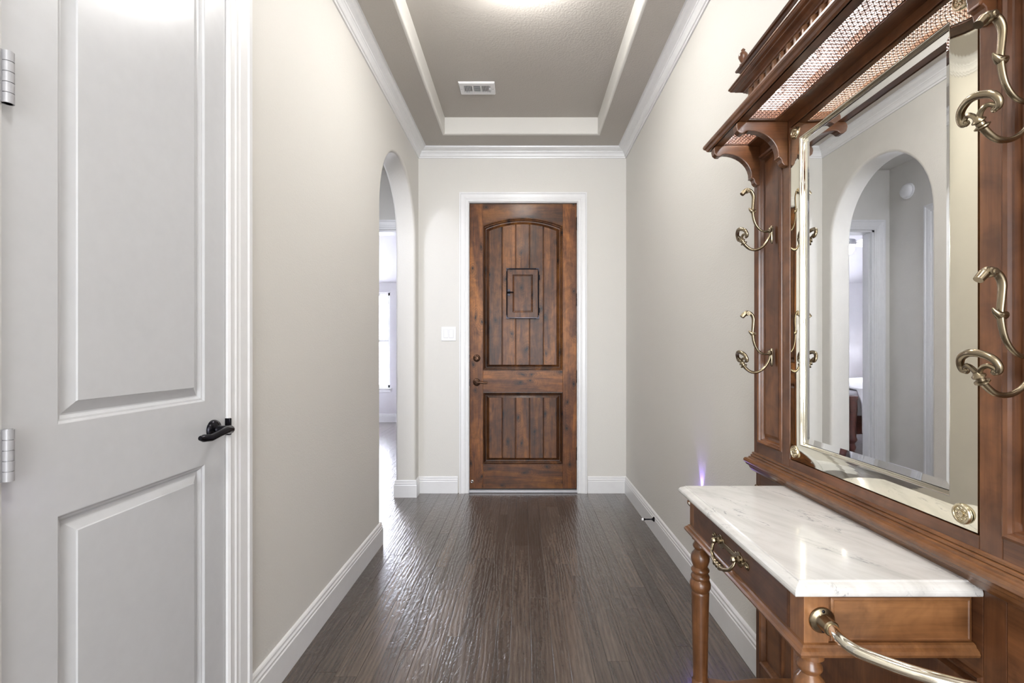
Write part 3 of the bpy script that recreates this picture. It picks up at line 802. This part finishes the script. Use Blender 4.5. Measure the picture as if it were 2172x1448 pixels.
# --- lower back frame
for a, b in stY: obj('stile', bx(XLo, 0.838, a, b, 0.0, 0.80), 'ch_z', hs, 0.002)
for i in range(3):
    a, b = stY[i][1], stY[i + 1][0]
    obj('rail', bx(XLo, 0.838, a, b, 0.0, 0.125), 'ch_y', hs, 0.001)
    obj('rail', bx(XLo, 0.838, a, b, 0.62, 0.80), 'ch_y', hs, 0.001)
    z0, z1 = 0.125, 0.62
    def cr(e, d): return [(XLo + d, u, v) for u, v in ((a + e, z0 + e), (b - e, z0 + e), (b - e, z1 - e), (a + e, z1 - e))]
    obj('lower_panel', MB().loft([cr(-0.001, 0.001), cr(0.0, -0.003), cr(0.005, -0.006), cr(0.010, -0.002), cr(0.012, 0.004), cr(0.016, 0.013), cr(0.024, 0.014), cr(0.032, 0.007), cr(0.040, 0.006)], capend=True), 'ch_z', hs)

# --- mirror
my0, my1, mz0, mz1 = 0.841, 1.433, 0.873, 1.878
GM = 0.823
def mr(e, x_): return [(x_, my0 + e, mz0 + e), (x_, my1 - e, mz0 + e), (x_, my1 - e, mz1 - e), (x_, my0 + e, mz1 - e)]
SW = 0.056
mi = obj('mirror', MB().loft([mr(SW + 0.004, GM - 0.0016), mr(SW + 0.020, GM)], capend=True), 'mirror', hs, label='bevelled clear mirror glass')
strip = []
for q in range(9):
    t = q / 8
    strip.append(mr(0.002 + (SW - 0.006) * t, 0.8125 - 0.0045 * math.sin(t * PI / 2)))
obj('mirror_border', MB().loft([mr(0.001, 0.824)] + strip, smooth=True), 'gold_mirror', mi, label='champagne tinted mirror border')
mo = []
for q in range(7):
    t = PI / 2 * q / 6
    mo.append(mr(SW - 0.004 + 0.004 * math.sin(t), 0.812 - 0.004 * math.cos(t)))
mo += [mr(SW + 0.001, 0.816), mr(SW + 0.003, 0.8175), mr(SW + 0.0035, 0.823)]
obj('inner_moulding', MB().loft(mo, smooth=True), 'brass_pol', mi, label='polished brass inner moulding')
ros = None
for yy in (my0 + 0.028, my1 - 0.028):
    for zq in (mz0 + 0.028, mz1 - 0.028):
        mb = MB().lathe([(0.0190, 0), (0.0190, 0.003), (0.0175, 0.0055), (0.0150, 0.0050), (0.0140, 0.003), (0.006, 0.003), (0.0055, 0.006), (0.0030, 0.0075), (0.0005, 0.008)], (0.8105, yy, zq), (-1, 0, 0), 32)
        for p in range(8):
            an = 2 * PI * p / 8
            mb.sphere((0.8078, yy + 0.0100 * math.cos(an), zq + 0.0100 * math.sin(an)), 0.0029, 8, 5)
        obj('rosette', mb, 'brass_light', mi, label='round brass flower rosette')

# --- brackets
def bracket_poly():
    # (out from the face, below the shelf)
    p = [(0, 0), (0.150, 0), (0.157, -0.006), (0.159, -0.016), (0.156, -0.028), (0.147, -0.036), (0.136, -0.037), (0.128, -0.030), (0.120, -0.028)]
    for k_ in range(1, 10):
        t = (PI / 2) * k_ / 9
        p.append((0.120 - 0.090 * math.sin(t), -0.028 - 0.078 * (1 - math.cos(t))))
    p += [(0.032, -0.112), (0.026, -0.111), (0.021, -0.116), (0.019, -0.126), (0.012, -0.134), (0.0, -0.136)]
    return p
for yy in (1.627, 1.456, 0.818, 0.647):
    mb = MB().prism([(o_x, z_) for o_x, z_ in bracket_poly()], lambda u, v, d: (XF - u, yy + d, 1.904 + v), -0.0125, 0.0125)
    obj('bracket', mb, 'ch_x', hs, 0.0025)

# --- canopy: bottom frame, cane, front lip
CY0, CY1 = 0.612, 1.662
fz0, fz1 = 1.904, 1.916
obj('canopy_rail', bx(0.655, 0.686, CY0, CY1, fz0, fz1 + 0.02), 'ch_y', hs, 0.0015)
obj('canopy_rail', bx(0.770, 0.838, CY0, CY1, fz0, fz1 + 0.02), 'ch_y', hs, 0.0015)
for a, b in ((CY0, 0.660), (0.800, 0.838), (1.436, 1.474), (1.614, CY1)):
    obj('canopy_rail', bx(0.686, 0.770, a, b, fz0, fz1 + 0.02), 'ch_x', hs, 0.0015)
lip = [(0.0, 0.0), (0.006, 0.0), (0.010, 0.003), (0.013, 0.009), (0.018, 0.013), (0.020, 0.018), (0.019, 0.024), (0.014, 0.028), (0.004, 0.034), (0.0, 0.036)]
obj('canopy_lip', MB().sweep([(XBk, CY1, fz0), (0.660, CY1, fz0), (0.660, CY0, fz0), (XBk, CY0, fz0)], [(-a, b) for a, b in lip], (0, 0, 1)), 'ch_y', hs)
def slab(p0, p1, th, y0, y1):
    (xa, za), (xb, zb) = p0, p1
    return MB().prism([(xa, za), (xb, zb), (xb, zb + th), (xa, za + th)], lambda u, v, d: (u, d, v), y0, y1)
obj('canopy_top', slab((0.668, 1.940), (0.790, 2.050), 0.012, CY0, CY1), 'ch_y', hs)
obj('canopy_lining', slab((0.674, 1.940), (0.784, 2.040), 0.003, CY0 + 0.008, CY1 - 0.008), 'liner', hs, label='white lining above the cane')
obj('canopy_lining', bx(0.784, 0.787, CY0 + 0.008, CY1 - 0.008, 1.937, 2.040), 'liner', hs)
for ya in (CY0, CY1 - 0.008): obj('canopy_end', MB().prism([(0.668, 1.930), (0.84, 1.930), (0.84, 2.05), (0.79, 2.05), (0.668, 1.94)], lambda u, v, d: (u, ya + d, v), 0, 0.008), 'ch_x', hs)
# cane weave
P = 0.01255
for a, b in ((0.660, 0.800), (0.838, 1.436), (1.474, 1.614)):
    mb = MB(); x0, x1 = 0.686, 0.770; z = 1.9085
    nx = 7; px_ = (x1 - x0) / nx; ny = round((b - a) / px_); py_ = (b - a) / ny
    t = 0.00065; h = 0.0008
    for i in range(nx + 1):
        for s_ in (-0.0013, 0.0013):
            c_ = min(max(x0 + i * px_ + s_, x0 + t), x1 - t); mb.box(c_ - t, c_ + t, a, b, z, z + h)
    for j in range(ny + 1):
        for s_ in (-0.0013, 0.0013):
            c_ = min(max(a + j * py_ + s_, a + t), b - t); mb.box(x0, x1, c_ - t, c_ + t, z + h * 0.6, z + h * 1.6)
    # diagonals
    for sgn in (1, -1):
        for j in range(-nx, ny + 1):
            ya = a + (j + 0.0) * py_; pts = []
            # from (x0, ya) going +/- to x1
            s0_, s1_ = 0.0, 1.0
            yA, yB = (ya, ya + nx * py_) if sgn == 1 else (ya + nx * py_, ya)
            def cl_(tt): return yA + (yB - yA) * tt
            tl = [0.0, 1.0]
            if yB != yA:
                for lim in (a, b):
                    tt = (lim - yA) / (yB - yA)
                    if 0 < tt < 1: tl.append(tt)
            tl.sort(); 
            for q in range(len(tl) - 1):
                mid = (tl[q] + tl[q + 1]) / 2
                if a - 1e-6 <= cl_(mid) <= b + 1e-6:
                    A = Vector((x0 + (x1 - x0) * tl[q], cl_(tl[q]), z + h)); B = Vector((x0 + (x1 - x0) * tl[q + 1], cl_(tl[q + 1]), z + h))
                    dv = (B - A).normalized(); sd_ = Vector((-dv.y, dv.x, 0)) * 0.0008; up_ = Vector((0, 0, h))
                    mb.add([A - sd_, A + sd_, B + sd_, B - sd_, A - sd_ + up_, A + sd_ + up_, B + sd_ + up_, B - sd_ + up_],
                           [(0, 3, 2, 1), (4, 5, 6, 7), (0, 1, 5, 4), (1, 2, 6, 5), (2, 3, 7, 6), (3, 0, 4, 7)])
    obj('cane_panel', mb, 'cane', hs, label='woven cane panel')
for yy in (0.73, 0.91, 1.08, 1.25, 1.42, 1.56):
    obj('canopy_lamp', MB().lathe([(0.012, 0), (0.012, 0.012), (0.006, 0.016)], (0.784, yy, 1.985), (-1, 0, 0), 20), 'chrome', hs)
    obj('bulb', MB().sphere((0.760, yy, 1.985), 0.007, 10, 6), 'bulb', hs, label='small bright halogen bulb')
    point('canopy_lamp_light', (0.745, yy, 1.976), 3.0, (0.97, 0.98, 1.0), 0.008)

# --- crest above the canopy
obj('frieze', bx(0.790, XBk, 0.622, 1.640, 1.960, 2.045), 'ch_y', hs)
obj('frieze', bx(0.784, XBk, 0.622, 1.640, 2.040, 2.110), 'ch_y', hs)
nd = 26; pitch = (1.636 - 0.630) / nd
for i in range(nd):
    c_ = 0.630 + pitch * (i + 0.5)
    pr_ = [(0.784, c_ - 0.013)]
    for q in range(7):
        t = PI * q / 6; pr_.append((0.781 - 0.0085 * math.sin(t), c_ - 0.013 * math.cos(t)))
    pr_.append((0.784, c_ + 0.013))
    obj('dentil', MB().prism(pr_, lambda u, v, d: (u, v, d), 2.020, 2.100), 'ho_z', hs)
ent = [(0, 0), (0.006, 0.0), (0.008, 0.005), (0.012, 0.007), (0.014, 0.012), (0.022, 0.020), (0.030, 0.024), (0.033, 0.026), (0.034, 0.031), (0.042, 0.034), (0.046, 0.039), (0.047, 0.044), (0.050, 0.046), (0.050, 0.053), (0.0, 0.055)]
def around(z, x_): return [(XBk, 1.640, z), (x_, 1.640, z), (x_, 0.622, z), (XBk, 0.622, z)]
obj('crest_moulding', MB().sweep(around(2.098, 0.784), [(-a, b * 0.72) for a, b in ent], (0, 0, 1)), 'ch_y', hs)
obj('crest_deck', bx(0.744, XBk, 0.60, 1.66, 2.136, 2.142), 'ch_y', hs)
for i in range(13):
    c_ = 0.64 + i * (1.622 - 0.64) / 12
    obj('gallery_spindle', MB().lathe([(0.007, 0), (0.004, 0.006), (0.008, 0.016), (0.004, 0.026), (0.007, 0.034)], (0.770, c_, 2.141), (0, 0, 1), 12), 'ch_z', hs)
obj('gallery_back', bx(0.80, XBk, 0.625, 1.637, 2.142, 2.172), 'ch_y', hs)
rail_ = [(0, 0), (0.010, 0), (0.014, 0.006), (0.020, 0.008), (0.022, 0.014), (0.020, 0.018), (0, 0.020)]
obj('gallery_rail', MB().sweep(around(2.170, 0.768), [(-a, b) for a, b in rail_], (0, 0, 1)), 'ch_y', hs)
obj('gallery_cap', bx(0.76, XBk, 0.622, 1.640, 2.172, 2.189), 'ch_y', hs)
for yy in (0.632, 1.630):
    obj('finial', MB().lathe([(0.012, 0), (0.012, 0.004), (0.006, 0.009), (0.011, 0.018), (0.0155, 0.028), (0.015, 0.036), (0.009, 0.045), (0.005, 0.049), (0.007, 0.053), (0.003, 0.058), (0.0005, 0.060)], (0.760, yy, 2.188), (0, 0, 1), 20), 'ch_z', hs)

# --- coat hooks
def P3(o, y, z): return (XF - o, y, z)
def make_hook(yc, zc):
    def q(o, u, dy=0): return (XF - o, yc + dy, zc + u)
    mb = MB()
    pl_ = []
    for k_ in range(24):
        t = 2 * PI * k_ / 24
        pl_.append((0.0085 * math.cos(t) * (1.15 if math.sin(t) > 0.3 else 0.85), -0.010 + 0.030 * math.sin(t)))
    mb.loft([[q(d, v * sc_, u * sc_) for u, v in pl_] for sc_, d in ((1.0, 0.0), (1.0, 0.003), (0.85, 0.006), (0.6, 0.0065))], capend=True, smooth=False)
    mb.lathe([(0.009, 0), (0.009, 0.006), (0.006, 0.009)], q(0.004, 0.004), (-1, 0, 0), 16)
    hk = obj('coat_hook', mb, 'brass', hs, label='antique brass double coat hook')
    def smooth(pts, n=4):
        out = []
        for i in range(len(pts) - 1):
            p0 = Vector(pts[max(i - 1, 0)]); p1 = Vector(pts[i]); p2 = Vector(pts[i + 1]); p3 = Vector(pts[min(i + 2, len(pts) - 1)])
            for j in range(n):
                t = j / n
                out.append(0.5 * ((2 * p1) + (p2 - p0) * t + (2 * p0 - 5 * p1 + 4 * p2 - p3) * t * t + (3 * p1 - p0 - 3 * p2 + p3) * t ** 3))
        out.append(Vector(pts[-1])); return out
    ua = smooth([q(0.004, 0.002), q(0.023, 0.0), q(0.042, 0.0076), q(0.057, 0.030), q(0.064, 0.065), q(0.062, 0.095), q(0.0615, 0.116), q(0.069, 0.131), q(0.083, 0.137), q(0.092, 0.130), q(0.097, 0.122)])
    n = len(ua)
    rad = []
    for i in range(n):
        t = i / (n - 1)
        rad.append(0.0042 + 0.0026 * min(1, max(0, (t - 0.15) / 0.5)))
    mb = MB().tube(ua, rad, 12, flat=0.8, up=(0, 1, 0))
    mb.tube([q(0.090, 0.131, -0.0), q(0.099, 0.121, 0)], [0.0078, 0.0070], 14)
    mb.lathe([(0.0065, -0.0095), (0.0078, -0.006), (0.0078, 0.006), (0.0065, 0.0095)], q(0.081, 0.1325), (0, 1, 0), 16)
    mb.lathe([(0.003, -0.0115), (0.0045, -0.010), (0.0045, 0.010), (0.003, 0.0115)], q(0.081, 0.1325), (0, 1, 0), 12)
    mb.tube([q(0.056, 0.066), q(0.066, 0.0665), q(0.073, 0.072), q(0.0765, 0.077)], [0.0065, 0.0070, 0.0040, 0.0012], 10)
    mb.lathe([(0.0068, -0.002), (0.0082, 0), (0.0068, 0.002)], q(0.0635, 0.066), (0.1, 0, 1), 14)
    obj('upper_arm', mb, 'brass', hk)
    la = smooth([q(0.006, 0.0), q(0.011, -0.020), q(0.027, -0.045), q(0.049, -0.0585), q(0.071, -0.057), q(0.088, -0.044), q(0.095, -0.034)])
    n = len(la)
    mb = MB().tube(la, [0.0042 + 0.0020 * (i / (n - 1)) for i in range(n)], 12, flat=0.85, up=(0, 1, 0))
    dirv = (Vector(q(0.097, -0.030)) - Vector(q(0.088, -0.044))).normalized()
    mb.lathe([(0.006, -0.004), (0.0105, -0.001), (0.0105, 0.001), (0.0065, 0.003), (0.0062, 0.007), (0.0092, 0.009), (0.0092, 0.011), (0.006, 0.014), (0.0045, 0.018)], q(0.0925, -0.038), dirv, 16)
    for s_ in (-1, 1):
        st = smooth([q(0.0985, -0.028, 0), q(0.1015, -0.018, 0.007 * s_), q(0.101, -0.013, 0.016 * s_), q(0.098, -0.016, 0.023 * s_), q(0.096, -0.021, 0.027 * s_), q(0.096, -0.0245, 0.023 * s_), q(0.096, -0.022, 0.0195 * s_)])
        mb.tube(st, [0.0042 - 0.0012 * (i / (len(st) - 1)) for i in range(len(st))], 8)
        mb.sphere(q(0.096, -0.0215, 0.0225 * s_), 0.0042, 10, 6)
    cr_ = smooth([q(0.096, -0.0225, -0.0225), q(0.096, -0.022, -0.029), q(0.098, -0.013, -0.0315), q(0.102, -0.002, -0.026), q(0.106, 0.005, -0.013), q(0.108, 0.007, 0), q(0.106, 0.005, 0.013), q(0.102, -0.002, 0.026), q(0.098, -0.013, 0.0315), q(0.096, -0.022, 0.029), q(0.096, -0.0225, 0.0225)])
    mb.tube(cr_, [0.0026 + 0.0036 * math.sin(PI * i / (len(cr_) - 1)) ** 0.6 for i in range(len(cr_))], 12)
    obj('lower_arm', mb, 'brass', hk)
    return hk
hz_hi, hz_lo = 1.2 + 0.255 * 1.529, 1.2 - 0.006 * 1.529
for yy in (1.536, 0.738):
    for zq in (hz_hi, hz_lo): make_hook(yy, zq)

# --- table: marble top, apron, drawer, legs
TX0, TX1 = 0.483, XLo
def trect(e, z): return [(TX0 + e, 0.837 + e, z), (TX1 - 0.001, 0.837 + e, z), (TX1 - 0.001, 1.468 - e, z), (TX0 + e, 1.468 - e, z)]
mrb = []
for e, z in ((0.004, 0.7625), (0.001, 0.7640), (0.0, 0.7665), (0.0, 0.7705), (0.001, 0.7745), (0.004, 0.7785), (0.009, 0.7820), (0.0145, 0.7840), (0.0155, 0.7862), (0.018, 0.7868)):
    mrb.append(trect(e, z))
obj('marble_top', MB().loft(mrb, capend=True).add(trect(0.004, 0.7625), [(0, 1, 2, 3)]), 'marble', hs, label='white veined marble top')
AX, AY0_, AY1_, AZ0, AZ1 = 0.509, 0.855, 1.441, 0.663, 0.7625
dY0, dY1 = 0.902, 1.408
mb = MB()
mb.box(AX, AX + 0.04, AY0_, dY0 - 0.0015, AZ0, AZ1); mb.box(AX, AX + 0.04, dY1 + 0.0015, AY1_, AZ0, AZ1)
obj('corner_block', MB().box(AX, AX + 0.045, AY0_, dY0 - 0.0015, AZ0, AZ1), 'ho_z', hs, 0.001)
obj('corner_block', MB().box(AX, AX + 0.045, dY1 + 0.0015, AY1_, AZ0, AZ1), 'ho_z', hs, 0.001)
obj('apron_end', MB().box(AX + 0.045, XLo - 0.001, AY0_ + 0.004, AY0_ + 0.022, AZ0, AZ1), 'ho_x', hs, 0.001)
obj('apron_end', MB().box(AX + 0.045, XLo - 0.001, AY1_ - 0.022, AY1_ - 0.004, AZ0, AZ1), 'ho_x', hs, 0.001)
e0, e1 = AX + 0.050, XLo - 0.004
obj('apron_panel', MB().loft([[(u, AY0_ + 0.004 + d, v) for u, v in ((e0 + e, AZ0 + 0.010 + e), (e1 - e, AZ0 + 0.010 + e), (e1 - e, AZ1 - 0.010 - e), (e0 + e, AZ1 - 0.010 - e))] for e, d in ((0, 0.002), (0, -0.0015), (0.004, -0.0035), (0.006, -0.0022))], capend=True), 'ho_x', hs)
obj('apron_bead', MB().box(AX - 0.002, XLo - 0.001, AY0_ - 0.003, AY0_ + 0.02, AZ1 - 0.006, AZ1 - 0.0002), 'ho_x', hs, 0.002)
obj('inner_deck', MB().box(AX + 0.02, XLo - 0.001, AY0_ + 0.02, AY1_ - 0.02, AZ0, AZ0 + 0.01), 'ch_y', hs)
dr = obj('drawer', MB().loft([[(AX + d, u, v) for u, v in ((dY0 + e, AZ0 + 0.004 + e), (dY1 - e, AZ0 + 0.004 + e), (dY1 - e, AZ1 - 0.004 - e), (dY0 + e, AZ1 - 0.004 - e))] for e, d in ((0, 0.02), (0, 0.001), (0.003, -0.001), (0.006, -0.0015))], capend=True), 'ch_y', hs)
tm = [(-0.02, 0.012), (0.0, 0.012), (0.004, 0.010), (0.006, 0.006), (0.011, 0.002), (0.0135, -0.003), (0.012, -0.008), (0.006, -0.0115), (-0.02, -0.012)]
obj('table_moulding', MB().sweep([(XLo - 0.001, AY1_, 0.660), (AX, AY1_, 0.660), (AX, AY0_, 0.660), (XLo - 0.001, AY0_, 0.660)], [(-a, b) for a, b in tm], (0, 0, 1)), 'ho_y', hs)
# drawer pull
PX = AX - 0.0015
def pp(u, v, o): return (PX - o, 1.158 + u, 0.712 + v)
half = [(0.030, 0.006), (0.034, 0.013), (0.042, 0.012), (0.046, 0.017), (0.055, 0.018), (0.061, 0.013), (0.066, 0.014), (0.070, 0.007), (0.078, 0.005), (0.086, 0.010), (0.096, 0.009), (0.101, 0.002), (0.098, -0.006), (0.088, -0.007), (0.084, -0.001), (0.076, -0.004), (0.068, -0.009), (0.062, -0.015), (0.052, -0.017), (0.044, -0.014), (0.036, -0.012), (0.030, -0.007)]
outl = half[::-1][:0]
upper = [p for p in half if True]
poly_ = half + [(-u, v) for u, v in half[::-1]]
pull = obj('drawer_pull', MB().prism(poly_, lambda u, v, d: pp(u, v, d), 0.0, 0.0028), 'brass', dr, 0.0008, label='ornate brass drawer pull')
mb = MB()
for s_ in (-1, 1):
    mb.lathe([(0.009, 0.0), (0.009, 0.005), (0.0055, 0.008), (0.0055, 0.013), (0.008, 0.016), (0.0065, 0.021), (0.001, 0.023)], pp(0.056 * s_, 0.002, 0.001), (-1, 0, 0), 14)
    mb.sphere(pp(0.093 * s_, 0.001, 0.003), 0.0042, 8, 5)
    mb.sphere(pp(0.074 * s_, 0.000, 0.003), 0.0036, 8, 5)
mb.tube([pp(0.056, 0.0, 0.012), pp(0.060, -0.010, 0.018), pp(0.052, -0.024, 0.024), pp(0.032, -0.033, 0.028), pp(0.012, -0.036, 0.029), pp(-0.012, -0.036, 0.029), pp(-0.032, -0.033, 0.028), pp(-0.052, -0.024, 0.024), pp(-0.060, -0.010, 0.018), pp(-0.056, 0.0, 0.012)],
        [0.003, 0.0035, 0.0042, 0.0055, 0.0068, 0.0068, 0.0055, 0.0042, 0.0035, 0.003], 12)
for u in (-0.014, 0.0, 0.014): mb.lathe([(0.0066, -0.002), (0.0085, 0), (0.0066, 0.002)], pp(u, -0.036, 0.029), (0, 1, 0), 14)
obj('bail_and_posts', mb, 'brass', dr)
# legs
legp = [(0.001, 0.0), (0.016, 0.0), (0.018, 0.012), (0.013, 0.03), (0.020, 0.05), (0.016, 0.062), (0.015, 0.10), (0.022, 0.16), (0.024, 0.18), (0.024, 0.214), (0.0205, 0.218), (0.0205, 0.222), (0.0255, 0.476), (0.0255, 0.480), (0.0235, 0.483), (0.0265, 0.487), (0.0298, 0.496), (0.0300, 0.506), (0.0265, 0.516), (0.0235, 0.519), (0.0262, 0.522), (0.0272, 0.527), (0.0250, 0.532), (0.0220, 0.536), (0.0235, 0.540), (0.0262, 0.544), (0.0262, 0.548), (0.0225, 0.553), (0.0205, 0.556),
        (0.0225, 0.562), (0.0262, 0.574), (0.0270, 0.584), (0.0245, 0.594), (0.0175, 0.603), (0.0150, 0.607), (0.0185, 0.611), (0.0215, 0.616), (0.0215, 0.620), (0.0175, 0.626), (0.0165, 0.634), (0.024, 0.638), (0.024, 0.649)]
for yy in (0.875, 1.415):
    obj('leg', MB().lathe(legp, (0.531, yy, 0), (0, 0, 1), 36), 'ho_z', hs)
# low shelf
ps = [(0.53, 0.852), (0.56, 0.845), (0.62, 0.850), (0.70, 0.838), (XLo, 0.838), (XLo, 1.437), (0.70, 1.437), (0.62, 1.425), (0.56, 1.440), (0.53, 1.438), (0.512, 1.425), (0.512, 1.40)]
for q in range(1, 12):
    t = q / 12; ps.append((0.512 + 0.07 * math.sin(PI * t), 1.40 - (1.40 - 0.89) * t))
ps += [(0.512, 0.89), (0.512, 0.865)]
obj('low_shelf', MB().prism(ps, lambda u, v, d: (u, v, d), 0.183, 0.206), 'ho_y', hs, 0.004)
# umbrella rails
for yf, sg in ((AY0_, -1), (AY1_, 1)):
    pts = [(0.541, 0), (0.541, 0.03), (0.537, 0.060), (0.541, 0.088), (0.560, 0.112), (0.592, 0.140), (0.632, 0.166), (0.680, 0.188), (0.725, 0.200), (0.765, 0.205), (0.811, 0.205)]
    # smooth
    P_ = []
    for i in range(len(pts) - 1):
        p0 = Vector(pts[max(i - 1, 0)]); p1 = Vector(pts[i]); p2 = Vector(pts[i + 1]); p3 = Vector(pts[min(i + 2, len(pts) - 1)])
        for j in range(5):
            t = j / 5; P_.append(0.5 * ((2 * p1) + (p2 - p0) * t + (2 * p0 - 5 * p1 + 4 * p2 - p3) * t * t + (3 * p1 - p0 - 3 * p2 + p3) * t ** 3))
    P_.append(Vector(pts[-1]))
    xe = XLo
    P_[-1] = Vector((xe - 0.002, 0.205))
    ur = obj('umbrella_rail', MB().tube([(p.x, yf + sg * p.y, 0.7135) for p in P_], 0.0100, 16), 'brass_pol', hs, label='curved polished brass umbrella rail')
    fl_ = [(0.0235, 0), (0.0235, 0.002), (0.0215, 0.0045), (0.015, 0.006), (0.0135, 0.008), (0.0135, 0.028), (0.0115, 0.030)]
    obj('flange', MB().lathe(fl_, (0.541, yf, 0.7135), (0, sg, 0), 28), 'brass', ur)
    for dz in (-0.0175, 0.0175): obj('screw', MB().lathe([(0.0032, 0), (0.0028, 0.002), (0.001, 0.0028)], (0.541, yf + sg * 0.004, 0.7135 + dz), (0, sg, 0), 10), 'black', ur)
    obj('flange', MB().lathe([(0.022, 0), (0.022, 0.003), (0.013, 0.006), (0.0125, 0.015)], (XLo, yf + sg * 0.205, 0.7135), (-1, 0, 0), 28), 'brass', ur)

# ================================================================== bedroom contents (seen in the mirror)
bed = thing('bed', (-3.3, 6.4, 0), 'carved dark wooden bed with white quilted cover in the bedroom, seen in the mirror', 'bed')
M['bedwood'] = wood('mahogany', 2, (0.035, 0.010, 0.008), (0.075, 0.022, 0.016), (0.13, 0.045, 0.030), 0.3, 0.4)
fxp = -2.32
for yy in (5.70, 7.25):
    obj('bed_post', MB().lathe([(0.03, 0), (0.045, 0.02), (0.05, 0.05), (0.035, 0.09), (0.055, 0.12), (0.062, 0.14), (0.050, 0.17), (0.048, 0.32), (0.056, 0.42), (0.062, 0.50), (0.060, 0.60), (0.068, 0.63), (0.068, 0.66), (0.001, 0.67)], (fxp, yy, 0), (0, 0, 1), 28), 'bedwood', bed)
mb = MB().box(fxp - 0.025, fxp + 0.025, 5.72, 7.23, 0.16, 0.60)
for a, b in ((5.82, 6.40), (6.50, 7.12)):
    mb.loft([[(fxp + 0.025 + d, u, v) for u, v in ((a + e, 0.24 + e), (b - e, 0.24 + e), (b - e, 0.54 - e), (a + e, 0.54 - e))] for e, d in ((0, 0), (0.004, 0.012), (0.02, 0.012), (0.03, 0.002), (0.06, 0.010))], capend=True)
obj('footboard', mb, 'bedwood', bed)
obj('footboard_rail', MB().box(fxp - 0.05, fxp + 0.05, 5.66, 7.29, 0.60, 0.64), 'bedwood', bed, 0.01)
obj('side_rail', MB().box(-4.6, fxp, 5.70, 5.74, 0.2, 0.42), 'bedwood', bed)
obj('headboard', MB().box(-4.72, -4.64, 5.65, 7.3, 0.1, 1.35), 'bedwood', bed, 0.02)
obj('mattress', MB().box(-4.62, -2.38, 5.72, 7.22, 0.3, 0.72), 'duvet', bed, 0.06, 4)
# bed cover with a wavy hanging side
mb = MB(); nx_, prof_n = 36, 10
grid = []
for i in range(nx_ + 1):
    xx = -4.6 + i * (4.6 - 2.40) / nx_
    row = [(xx, 7.22, 0.745)]
    for j in range(prof_n + 1):
        t = j / prof_n
        if t < 0.4: row.append((xx, 7.1 - (7.1 - 5.72) * t / 0.4, 0.785 + 0.02 * math.sin(xx * 5 + t * 9)))
        else:
            s_ = (t - 0.4) / 0.6
            row.append((xx, 5.72 - 0.09 * min(1, s_ * 3) + 0.025 * math.sin(xx * 22 + s_), 0.745 - 0.52 * s_))
    grid.append(row)
kq = len(grid[0]); mb.add([p for r in grid for p in r], [(i * kq + j, (i + 1) * kq + j, (i + 1) * kq + j + 1, i * kq + j + 1) for i in range(nx_) for j in range(kq - 1)], True)
cv = obj('quilt', mb, 'duvet', bed, label='white quilted bed cover')
sl = cv.modifiers.new('s', 'SOLIDIFY'); sl.thickness = 0.02
ns = thing('nightstand', (-4.35, 7.62, 0), 'dark wooden nightstand beyond the bed', 'nightstand')
obj('cabinet_body', MB().box(-4.6, -4.1, 7.38, 7.86, 0.08, 0.66), 'bedwood', ns, 0.006)
obj('table_top', MB().box(-4.63, -4.07, 7.35, 7.89, 0.66, 0.69), 'bedwood', ns, 0.006)
for dy in (7.42, 7.82):
    for dx in (-4.56, -4.14): obj('foot', MB().lathe([(0.02, 0), (0.03, 0.08)], (dx, dy, 0), (0, 0, 1), 14), 'bedwood', ns)
tl_ = thing('table_lamp', (-4.05, 7.60, 0.69), 'table lamp with a white drum shade on the nightstand, seen in the mirror', 'lamp')
lx = -4.12
obj('lamp_base', MB().lathe([(0.07, 0), (0.07, 0.015), (0.02, 0.03), (0.05, 0.12), (0.06, 0.20), (0.02, 0.32), (0.01, 0.40)], (lx, 7.60, 0.69), (0, 0, 1), 24), 'bronze', tl_)
obj('lamp_shade', MB().lathe([(0.17, 0), (0.14, 0.25)], (lx, 7.60, 1.08), (0, 0, 1), 32), 'shade', tl_)
fan = thing('ceiling_fan', (-2.66, 6.3, 3.05), 'white ceiling fan with light, in the bedroom, seen in the mirror', 'ceiling fan')
fxc, fyc = -2.66, 6.3
obj('fan_rod', MB().lathe([(0.06, 0), (0.05, 0.04), (0.012, 0.05), (0.012, 0.36)], (fxc, fyc, 3.05), (0, 0, -1), 20), 'black', fan)
obj('fan_motor', MB().lathe([(0.04, 0), (0.11, 0.02), (0.12, 0.09), (0.07, 0.12)], (fxc, fyc, 2.70), (0, 0, -1), 28), 'offwhite_metal', fan)
for q in range(5):
    an = 2 * PI * q / 5 + 0.35
    ca, sa = math.cos(an), math.sin(an)
    def fb(r_, w__, z_): return (fxc + ca * r_ - sa * w__, fyc + sa * r_ + ca * w__, z_)
    mb = MB().prism([(0.12, -0.02), (0.2, -0.055), (0.62, -0.07), (0.66, -0.04), (0.66, 0.04), (0.62, 0.07), (0.2, 0.055), (0.12, 0.02)], lambda u, v, d: fb(u, v, 2.64 + d + v * 0.22), 0, 0.008)
    obj('fan_blade', mb, 'white_plastic', fan)
obj('fan_light', MB().lathe([(0.09, 0), (0.10, 0.03), (0.07, 0.08), (0.02, 0.10)], (fxc, fyc, 2.58), (0, 0, -1), 24), 'glow', fan)
